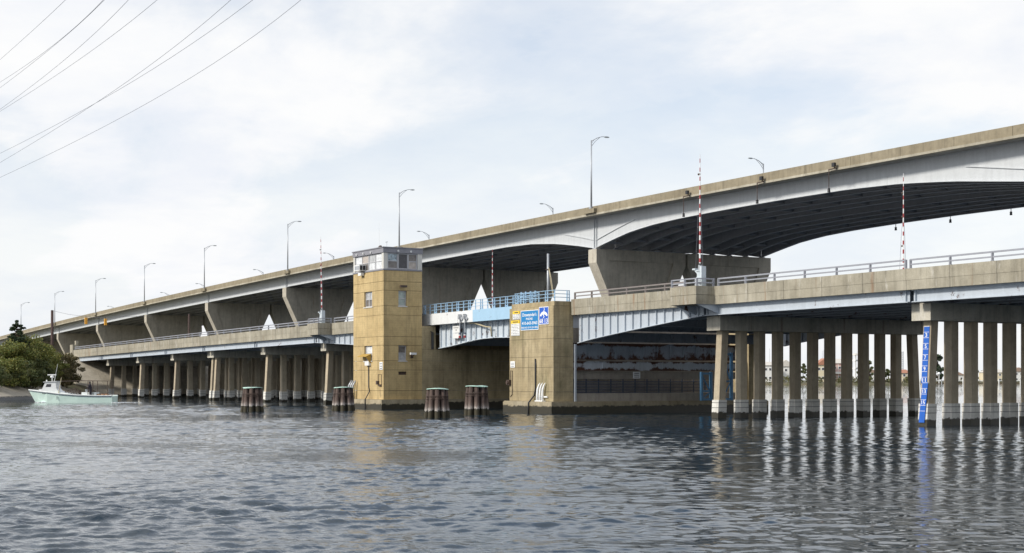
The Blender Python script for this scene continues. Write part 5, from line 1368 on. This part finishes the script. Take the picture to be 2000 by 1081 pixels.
brush = [ # px, metres behind the waterline, width, top py, mat, n, size, name, label
    (-6, 22, 8.0, 666, 'leaf_b', 8000, 0.27, 'broad_tree', 'dark broad tree cut by the left edge of the picture'),
    (22, 17, 7.2, 668, 'leaf_a', 8000, 0.27, 'broad_tree', 'green tree directly below the pointed cedar'),
    (56, 17, 7.6, 655, 'leaf_a', 9000, 0.27, 'broad_tree', 'bright green tree right of the pointed cedar'),
    (82, 19, 5.6, 668, 'leaf_a', 6500, 0.26, 'broad_tree', 'green tree left of the wooden pole'),
    (10, 10, 6.0, 700, 'leaf_a', 6000, 0.25, 'bush', 'green bush low at the left edge'),
    (40, 10, 6.0, 706, 'leaf_b', 6000, 0.25, 'bush', 'dark bush above the bow of the boat'),
    (-22, 9, 5.6, 706, 'leaf_b', 4200, 0.25, 'bush', 'dark low bush cut by the left edge above the slope'),
    (70, 11, 5.6, 702, 'leaf_b', 6000, 0.25, 'bush', 'dark bush above the cabin of the boat'),
    (98, 14, 5.0, 692, 'leaf_a', 5200, 0.24, 'bush', 'green bush at the foot of the wooden pole'),
    (122, 14, 4.8, 690, 'leaf_d', 5000, 0.22, 'bush', 'olive bush right of the wooden pole'),
    (138, 14, 3.8, 695, 'leaf_d', 4400, 0.22, 'bush', 'olive brown bush beside the end of the low bridge'),
    (88, 11, 4.2, 718, 'leaf_b', 4000, 0.22, 'bush', 'dark low bush behind the boat aerial'),
    (112, 11.5, 3.6, 716, 'leaf_d', 3400, 0.20, 'bush', 'brownish low bush behind the boat deck'),
    (22, 9.0, 4.2, 724, 'leaf_b', 3800, 0.22, 'bush', 'low dark bush right above the shore slab at left'),
    (55, 9.0, 4.0, 724, 'leaf_b', 3600, 0.22, 'bush', 'low dark bush behind the bow above the slope'),
    (130, 11.0, 2.6, 716, 'leaf_d', 2400, 0.18, 'bush', 'small brown bush next to the concrete slope')]
for i, (px, off, w_, tp, mt, n, sz, nm, lb) in enumerate(brush):
    D = shore_D(px) + off
    x, y = ground(px, D); z = bz(x, y); h = height(tp, D) - z
    tree(nm, x, y, z, w_, h, lb, 'tree' if nm != 'bush' else 'bush', M[mt], n, sz, 40 + i, 'trees and brush on the left bank', crown_from=0.22 if tp > 712 else 0.12, clumps=34)
x, y = ground(33, 204); z = bz(x, y)
tree('cedar_tree', x, y, z, 5.4, height(626, 204) - z, 'dark pointed cedar standing above the trees at left', 'tree', M['leaf_c'], 16000, 0.22, 77, 'trees and brush on the left bank', kind='cone')
# low ground cover on the bank
rng = np.random.default_rng(9)
cxs = []; 
while len(cxs) < 260:
    px = rng.uniform(-40, 160); D = shore_D(px) + rng.uniform(4, 22); gx, gy_ = ground(px, D)
    d = float(shore_dist(np.array([gx]), np.array([gy_]))[0])
    if d > 6.8 and gy_ < 57.5: cxs.append((gx, gy_, bz(gx, gy_) + rng.uniform(0, 0.5)))
V, F = leaves(rng, np.array(cxs), np.full(len(cxs), 0.8), 9000, 0.22)
o = bpy.data.objects.new('ground_cover', np_mesh('ground_cover', V, F, M['leaf_d'], (0, 0, 0))); link(o); tag(o, 'brown green weeds covering the left bank', 'ground cover', kind='stuff')

# wooden pole, span wire and signals
def upole(px, D, tp, label, r=0.17, zb=None):
    x, y = ground(px, D); z = bz(x, y) if zb is None else zb
    th = thing('utility_pole', (x, y, z), label, 'pole')
    part('shaft', MB().cyl((x, y, z - 0.3), (x, y, height(tp, D)), r, r * 0.8, 10), M['wood_pole'], th, True)
    part('cap', MB().cyl((x, y, height(tp, D)), (x, y, height(tp, D) + 0.06), r * 0.85, r * 0.5, 10), M['dark'], th)
    return (x, y, height(tp, D))
pt = upole(102, 218, 607, 'dark wooden utility pole standing among the trees at left', 0.25)
pt2 = upole(369, 226, 614, 'rusty brown pole standing behind the low railing', 0.16, zb=-0.5)
D1 = 242
sig = []
for px, py in ((168, 627), (206, 629)):
    x, y = ground(px, D1); sig.append((x, y, height(py, D1)))
ex, ey = ground(300, 244); end = (ex, ey, height(627, 244))
pts = []
chain = [pt] + [(s_[0], s_[1], s_[2] + 0.75) for s_ in sig]
for a, c in zip(chain[:-1], chain[1:]):
    for u in np.linspace(0, 1, 8)[:-1]:
        pts.append((a[0] + (c[0] - a[0]) * u, a[1] + (c[1] - a[1]) * u, a[2] + (c[2] - a[2]) * u - 0.15 * math.sin(math.pi * u)))
pts.append(chain[-1]); pts.append((end[0], end[1], end[2] + 0.8))
single('span_wire', MB().tube(pts, 0.02, 5), M['wire'], pt, 'thin span wire from the wooden pole carrying the yellow signals', 'wire')
for i, (x, y, z) in enumerate(sig):
    th = thing('traffic_signal', (x, y, z), '%s yellow traffic signal hanging over the low bridge' % ('left' if i == 0 else 'right'), 'traffic light', 'yellow traffic signals on a wire')
    part('body', MB().box(x - 0.17, x + 0.17, y - 0.19, y + 0.19, z - 0.55, z + 0.52), M['orange'], th)
    for k in (-1, 0, 1):
        part('visor', MB().cyl((x - 0.17, y, z + k * 0.35), (x - 0.40, y, z + k * 0.35 - 0.02), 0.14, 0.14, 9), M['orange'], th)
    part('hanger', MB().cyl((x, y, z + 0.52), (x, y, z + 0.78), 0.03, None, 6), M['dark'], th)

# birds on the caps
bb = MB().ball((0, 0, 0.12), 0.16, 0.085, 0.09, 8, 5).ball((0.13, 0, 0.25), 0.06, 0.05, 0.055, 6, 4).bar((0.17, 0, 0.25), (0.25, 0, 0.24), 0.03, 0.03).bar((-0.12, 0, 0.1), (-0.34, 0, 0.04), 0.07, 0.03).bar((0, 0.03, 0), (0, 0.03, 0.06), 0.02, 0.02).bar((0, -0.03, 0), (0, -0.03, 0.06), 0.02, 0.02).mesh('bird', M['bird'], True)
rnd = random.Random(12)
for (x, wc, n, ya, yb, lb) in ((-174.4, 1.0, 15, 59.8, 63.8, 'small dark bird perched on the wide weathered double-row cap'), (-156.7, 0.55, 10, 59.75, 60.4, 'small dark bird perched on the cap behind the leftmost dolphin')):
    for i in range(n):
        o = bpy.data.objects.new('bird', bb); link(o)
        o.location = (x + rnd.uniform(-wc, wc), ya + (yb - ya) * (rnd.random() ** 1.4), CAPZ[x]); o.rotation_euler = (0, 0, rnd.uniform(0, 6.28))
        s = rnd.uniform(0.9, 1.3); o.scale = (s, s, s)
        tag(o, lb, 'bird', 'birds on the pile caps')

# car on the low bridge, seen through the railing
cxx = -201.0; cz = low(cxx) - 0.33; cy = 74.5
car = thing('car', (cxx, cy, cz), 'blue car on the low bridge seen through the left railing', 'car')
prof = [(-2.2, 0.35), (-2.25, 0.75), (-2.0, 0.95), (-1.5, 1.0), (-0.9, 1.42), (0.6, 1.45), (1.3, 0.98), (2.1, 0.85), (2.25, 0.6), (2.2, 0.35)]
body = MB().prism([(cxx + a, cz + b2) for a, b2 in prof], 'y', cy - 0.88, cy + 0.88); part('body', body, M['car_blue'], car)
for s in (-0.885, 0.885):
    part('window', MB().add([(cxx - 1.3, cy + s, cz + 1.02), (cxx + 1.1, cy + s, cz + 1.02), (cxx + 0.5, cy + s, cz + 1.38), (cxx - 0.85, cy + s, cz + 1.36)], [(0, 1, 2, 3)]), M['pane_grey'], car)
    for a in (-1.4, 1.4):
        part('wheel', MB().cyl((cxx + a, cy + s * 0.8, cz + 0.32), (cxx + a, cy + s * 1.01, cz + 0.32), 0.32, None, 14), M['rubber'], car)

# riprap round the pier left of the tower
rnd = random.Random(3)
rocks = []
for i in range(26):
    u = i / 25; x = -232 + rnd.uniform(-6, 9); y = 91 + rnd.uniform(-3, 9); r = rnd.uniform(0.45, 1.1); z = rnd.uniform(-0.3, 0.9) if i < 18 else rnd.uniform(0.6, 1.4)
    mb = MB().ball((x, y, z), r * rnd.uniform(.8, 1.3), r, r * 0.75, 7, 5)
    mb.v = [(a + rnd.uniform(-.15, .15) * r, b2 + rnd.uniform(-.15, .15) * r, c + rnd.uniform(-.15, .15) * r) for a, b2, c in mb.v]
    single('boulder', mb, M['rock'], (x, y, z), 'pale riprap boulder behind the low bridge piles left of the tower', 'rock', 'riprap boulders under the viaduct')

# ------------------------------------------------------------------ far shore
def wpt(X, D, z): return (0.5057 * X - 0.8627 * D, 0.8627 * X + 0.5057 * D, z)
DS = 760
fs = MB()
cols = np.linspace(-330, 520, 60); rng = np.random.default_rng(21)
edge = [DS + 12 * math.sin(c * 0.03) + rng.uniform(-3, 3) + (180 * max(0, min(1, (c - 212) / 30))) for c in cols]
vs = []
for c, ed in zip(cols, edge):
    vs += [wpt(c, ed - 2, -0.4), wpt(c, ed, 0.9), wpt(c, ed + 60, 1.8), wpt(c * 2.0, 2600, 2.0)]
fsf = []
for i in range(len(cols) - 1):
    for k in range(3): fsf.append((i * 4 + k, (i + 1) * 4 + k, (i + 1) * 4 + k + 1, i * 4 + k + 1))
fs.add(vs, fsf)
o = single('far_shore', fs, M['earth'], (0, 0, 0), None, None, kind='structure')
# marsh brush along the far shore
cen = []
for i in range(900):
    c = rng.uniform(-310, 500); ed = float(np.interp(c, cols, edge))
    cen.append(wpt(c, ed + rng.uniform(1, 16), rng.uniform(1.0, 3.6) if c < 212 else rng.uniform(0.8, 1.8)))
V, F = leaves(rng, np.array(cen), np.full(len(cen), 1.5), 15000, 1.0)
o = bpy.data.objects.new('marsh_grass', np_mesh('marsh_grass', V, F, M['marsh'], (0, 0, 0))); link(o); tag(o, 'olive marsh grass and brush along the far shore', 'marsh grass', kind='stuff')
M['roof_red'] = plain('terracotta_roof', (0.42, 0.20, 0.13), 0.8)
M['roof_pale'] = plain('pale_roof', (0.60, 0.57, 0.52), 0.8)
M['roof_brown'] = plain('brown_roof', (0.33, 0.24, 0.19), 0.8)
M['wall_cream'] = plain('cream_wall', (0.70, 0.62, 0.45), 0.8)
M['wall_white'] = plain('white_wall', (0.76, 0.76, 0.74), 0.8)
M['wall_pink'] = plain('pink_wall', (0.60, 0.42, 0.38), 0.8)
ZR = math.atan2(0.8627, 0.5057)     # houses face the channel
def house(px, D, wpx, eave, apex, wall, roof, label, nwin=3, deep=9, porch=False, hip=False, base=1.2):
    W = wpx * D / 2900; x, y = ground(px, D); ze = height(eave, D); za = height(apex, D)
    th = thing('house', (x, y, base), label, 'house', 'houses on the far shore')
    r = Vector((0.5057, 0.8627, 0)); f = Vector((-0.8627, 0.5057, 0)); o_ = Vector((x, y, 0))
    def Q(a, d, z): p = o_ + r * a + f * d; return (p.x, p.y, z)
    def qbox(mb, a0, a1, d0, d1, z0, z1):
        mb.add([Q(a, d, z) for z in (z0, z1) for d in (d0, d1) for a in (a0, a1)], [(0, 2, 3, 1), (4, 5, 7, 6), (0, 1, 5, 4), (2, 6, 7, 3), (0, 4, 6, 2), (1, 3, 7, 5)]); return mb
    part('wall', qbox(MB(), -W / 2, W / 2, 0, deep, base - 0.4, ze), M[wall], th)
    ov = 0.6; h2 = W * 0.22 if hip else 0.0
    if hip:
        vs = [Q(-W / 2 - ov, -ov, ze), Q(W / 2 + ov, -ov, ze), Q(W / 2 + ov, deep + ov, ze), Q(-W / 2 - ov, deep + ov, ze), Q(-W / 2 + h2, deep / 2, za), Q(W / 2 - h2, deep / 2, za)]
        fc = [(0, 1, 5, 4), (1, 2, 5), (2, 3, 4, 5), (3, 0, 4), (3, 2, 1, 0)]
    else:
        vs = [Q(-W / 2 - ov, -ov, ze), Q(W / 2 + ov, -ov, ze), Q(W / 2 + ov, deep + ov, ze), Q(-W / 2 - ov, deep + ov, ze), Q(0, -ov, za), Q(0, deep + ov, za)]
        fc = [(0, 1, 4), (1, 2, 5, 4), (2, 3, 5), (3, 0, 4, 5), (3, 2, 1, 0)]
    part('roof', MB().add(vs, fc), M[roof], th)
    hgt = ze - base; rows = 2 if hgt > 5 else 1
    for j in range(rows):
        for i in range(nwin):
            a = -W / 2 + W * (i + 0.5) / nwin; zc = base + hgt * (j + 0.55) / rows
            wn_ = part('window', qbox(MB(), a - 0.75, a + 0.75, -0.08, -0.01, zc - 0.85, zc + 0.75), M['letter_white'], th)
            part('pane', qbox(MB(), a - 0.55, a + 0.55, -0.12, -0.082, zc - 0.65, zc + 0.55), M['pane_dark'], wn_)
    if porch:
        part('porch', qbox(qbox(MB(), -W / 2, W / 2, -2.2, -0.02, base + hgt * 0.45, base + hgt * 0.45 + 0.2), -W / 2, W / 2, -2.2, -2.1, base + hgt * 0.45 + 0.2, base + hgt * 0.45 + 1.1), M['wall_white'], th)
        for i in range(4):
            a = -W / 2 + 0.1 + (W - 0.2) * i / 3
            part('porch_post', qbox(MB(), a - 0.1, a + 0.1, -2.1, -1.9, base - 0.3, base + hgt * 0.95), M['wall_white'], th)
    return th
house(1500, 800, 34, 714, 707, 'wall_white', 'roof_pale', 'white house with a pale roof between the leftmost visible pile gaps', 4, hip=True)
house(1535, 810, 34, 716, 703, 'wall_white', 'roof_pale', 'white gabled house right of the pale-roofed house', 3)
house(1611, 800, 30, 713, 700, 'wall_cream', 'roof_red', 'cream house with a terracotta gable roof seen between the piles', 4)
house(1640, 805, 28, 710, 701, 'wall_pink', 'roof_pale', 'pink house with white porches right of the terracotta roof', 3, porch=True, hip=True)
house(1700, 840, 26, 728, 720, 'wall_white', 'roof_brown', 'small house with a brown roof behind the far brush', 3)
house(1766, 800, 26, 729, 722, 'wall_cream', 'roof_red', 'open cream pavilion with a low orange roof left of the gauge', 3, hip=True)
house(1942, 990, 44, 728, 721, 'wall_cream', 'roof_pale', 'long cream waterfront building at the far right', 6, hip=True)
house(1990, 990, 36, 726, 718, 'wall_white', 'roof_brown', 'white waterfront building at the right edge', 4)
house(1872, 1000, 22, 733, 727, 'wall_white', 'roof_brown', 'small white boathouse behind the right piles', 2)
# lookout tower
x, y = ground(1671, 800); th = thing('lookout_tower', (x, y, 1.2), 'white lookout tower with a roofed platform among the far houses', 'tower')
zt = height(691, 800)
for dx in (-1.3, 1.3):
    for dy in (-1.3, 1.3): part('leg', MB().box(x + dx - .2, x + dx + .2, y + dy - .2, y + dy + .2, 0.6, zt - 1), M['wall_white'], th)
for z in (zt - 4.2, zt - 8.5): part('platform', MB().box(x - 1.9, x + 1.9, y - 1.9, y + 1.9, z, z + 0.9), M['wall_white'], th)
part('roof', MB().add([(x - 2.3, y - 2.3, zt - 1), (x + 2.3, y - 2.3, zt - 1), (x + 2.3, y + 2.3, zt - 1), (x - 2.3, y + 2.3, zt - 1), (x, y, zt + 0.3)], [(0, 1, 4), (1, 2, 4), (2, 3, 4), (3, 0, 4), (3, 2, 1, 0)]), M['roof_pale'], th)
# lattice tower
x, y = ground(1762, 1150); th = thing('lattice_mast', (x, y, 1.5), 'tall pale lattice tower rising behind the orange pavilion', 'tower')
zt = height(687, 1150)
for dx in (-0.9, 0.9): part('leg', MB().box(x + dx - .25, x + dx + .25, y - .25, y + .25, 1, zt), M['galv'], th)
for z in np.arange(3, zt, 1.7): part('rung', MB().box(x - 1.2, x + 1.2, y - 0.3, y + 0.3, z, z + 0.5), M['galv'], th)
for px, tp, lb in ((1503, 681, 'slim pole above the pale-roofed far house'), (1606, 686, 'slim pole left of its twin over the terracotta roof'), (1609, 684, 'slim pole right of its twin over the terracotta roof'), (1896, 700, 'slim white mast at the far right shore')):
    x, y = ground(px, 860); single('flag_pole', MB().cyl((x, y, 0.5), (x, y, height(tp, 860)), 0.16, 0.08, 6), M['galv'], (x, y, 1.0), lb, 'pole')
# trees far away
ft = [(1516, 780, 12, 716, 'leaf_b'), (1552, 785, 14, 714, 'leaf_a'), (1568, 782, 10, 708, 'leaf_a'), (1582, 790, 11, 716, 'leaf_b'), (1627, 784, 9, 722, 'leaf_a'), (1659, 830, 10, 710, 'leaf_b'), (1683, 790, 12, 712, 'leaf_a'), (1698, 785, 16, 704, 'leaf_a'),
      (1716, 788, 10, 716, 'leaf_b'), (1731, 790, 11, 720, 'leaf_b'), (1746, 790, 9, 724, 'leaf_a'), (1783, 800, 8, 722, 'leaf_b'), (1859, 990, 14, 712, 'leaf_b'), (1905, 1000, 12, 716, 'leaf_a'), (1921, 1000, 10, 722, 'leaf_b'), (1965, 1000, 14, 719, 'leaf_a'), (1980, 1000, 12, 717, 'leaf_b')]
ORD = ['first', 'second', 'third', 'fourth', 'fifth', 'sixth', 'seventh', 'eighth', 'ninth', 'tenth', 'eleventh', 'twelfth', 'thirteenth', 'fourteenth', 'fifteenth', 'sixteenth', 'seventeenth']
for i, (px, D, wpx, tp, mt) in enumerate(ft):
    x, y = ground(px, D); h = height(tp, D) - 1.2; order = i + 1
    tree('far_tree', x, y, 1.2, wpx * D / 2900 * 1.3, h, '%s green tree from the left on the far shore between the right piles' % ORD[i], 'tree', M['leaf_far_haze'], 1500, 1.1, 200 + i, 'trees on the far shore', crown_from=0.1, clumps=16)
x, y = ground(1832, 950)
tree('pine_tree', x, y, 1.0, 9.5, height(690, 950) - 1, 'tall dark pine on the far shore right of the gauge', 'tree', M['leaf_c'], 3500, 1.1, 99, 'trees on the far shore', crown_from=0.12, clumps=26)
for i, (px, tp, wpx) in enumerate(((440, 706, 18), (478, 700, 22), (540, 704, 20), (570, 712, 18), (600, 708, 18), (655, 712, 20))):
    x, y = ground(px, 780); tree('far_tree', x, y, 1.2, wpx * 780 / 2900, height(tp, 780) - 1.2, '%s green tree from the left seen under the left approach bridge' % ORD[i], 'tree', M['leaf_far_haze'], 1500, 1.2, 300 + i, 'trees on the far shore', crown_from=0.1, clumps=16)
# sea wall and dock rail at the right
x0, y0 = ground(1800, 925); 
dock = thing('dock', (*ground(1900, 925), 0), 'white dock with posts and rails at the far right waterline', 'dock')
a = ground(1795, 925); c = ground(2060, 925)
part('deck', MB().bar((a[0], a[1], 0.55), (c[0], c[1], 0.55), 2.0, 0.5), M['darkbrown'], dock)
part('rail', MB().bar((a[0], a[1], 2.1), (c[0], c[1], 2.1), 0.3, 0.5), M['wall_white'], dock)
for px in range(1797, 2056, 14):
    q = ground(px, 924); part('post', MB().box(q[0] - .25, q[0] + .25, q[1] - .25, q[1] + .25, -0.5, 3.0), M['wall_white'], dock)
q = ground(1834, 923); lampf = thing('globe_lamp', (q[0], q[1], 0.8), 'white globe lamp post on the far dock right of the gauge', 'street lamp')
part('post', MB().cyl((q[0], q[1], 0.5), (q[0], q[1], height(733, 923)), 0.25, 0.2, 8), M['wall_white'], lampf)
part('globe', MB().ball((q[0], q[1], height(730, 923)), 0.9, 0.9, 0.9, 10, 8), M['letter_white'], lampf, True)
# moored boats glimpsed under the left approach
for i, (px, D, wpx, mt, lb) in enumerate(((484, 420, 60, 'white', 'white moored boat glimpsed between the left piles'), (552, 430, 60, 'white', 'white moored cabin boat glimpsed right of the leftmost dolphin'), (592, 360, 60, 'car_blue', 'navy blue moored hull glimpsed between the piles'))):
    x, y = ground(px, D); L = wpx * D / 2900; th = thing('moored_boat', (x, y, 0), lb, 'boat')
    r = Vector((0.5057, 0.8627, 0)); f = Vector((-0.8627, 0.5057, 0)); o_ = Vector((x, y, 0))
    def Q(a, d, z): p = o_ + r * a + f * d; return (p.x, p.y, z)
    secs = [(-0.5, 1.4, 1.3), (-0.2, 1.5, 1.35), (0.2, 1.35, 1.5), (0.4, 0.7, 1.75), (0.5, 0.05, 1.95)]
    if i == 2: secs = [(a, b2 * 1.3, c * 1.9) for a, b2, c in secs]
    mb = MB()
    for (u, hw, zs_) in secs: mb.v += [Q(u * L, -hw, zs_), Q(u * L * 0.95, -hw * 0.75, -0.3), Q(u * L * 0.95, hw * 0.75, -0.3), Q(u * L, hw, zs_)]
    for s in range(4):
        for k in range(4): mb.f.append((s * 4 + k, s * 4 + (k + 1) % 4, (s + 1) * 4 + (k + 1) % 4, (s + 1) * 4 + k))
    mb.f += [(3, 2, 1, 0), (16, 17, 18, 19)]
    part('hull', mb, M[mt], th)
    cbx = MB(); zt = 1.4 if i < 2 else 2.6
    cbx.add([Q(a * L, d, z) for z in (zt - 0.2, zt + 1.6) for d in (-1, 1) for a in (-0.15, 0.22)], [(0, 2, 3, 1), (4, 5, 7, 6), (0, 1, 5, 4), (2, 6, 7, 3), (0, 4, 6, 2), (1, 3, 7, 5)])
    cbo = part('cabin', cbx, M['white'], th)
    part('window', MB().add([Q(-0.1 * L, -1.01, zt + 0.6), Q(0.17 * L, -1.01, zt + 0.6), Q(0.17 * L, -1.01, zt + 1.2), Q(-0.1 * L, -1.01, zt + 1.2)], [(0, 1, 2, 3)]), M['pane_dark'], cbo)

# ------------------------------------------------------------------ power lines overhead
wires = [((128, 0), (66, 58), (0, 117)), ((202, 0), (100, 92), (0, 161)), ((204, 0), (105, 90), (0, 172)), ((251, 0), (124, 119), (0, 214)), ((307, 0), (150, 120), (0, 218)),
         ((451, 0), (225, 176), (0, 318)), ((494, 0), (235, 174), (0, 300)), ((588, 0), (300, 195), (0, 347))]
wl = ['topmost power line at the upper left corner', 'second power line from the top left, pale one of a close pair', 'power line just below the pale one of the close pair', 'fourth power line from the upper left corner',
      'fifth power line from the upper left corner', 'power line crossing its neighbour, sixth along the top edge', 'power line crossing its neighbour, seventh along the top edge', 'lowest and rightmost power line']
for (a, b2, c), lb in zip(wires, wl):
    pts = []
    # quadratic through three picture points at 62, 84 and 104 metres, carried on past both ends
    P3 = []
    for (px, py), D in ((a, 62), (b2, 83), (c, 104)):
        x, y = ground(px, D); P3.append(np.array([x, y, height(py, D)]))
    for u in np.linspace(-0.55, 1.5, 30):
        p = P3[0] * (u - .5) * (u - 1) / .5 + P3[1] * u * (u - 1) / -.25 + P3[2] * u * (u - .5) / .5
        pts.append(tuple(p))
    single('power_line', MB().tube(pts, 0.010, 5), M['power'], pts[0], lb, 'power line', 'power lines overhead at upper left')
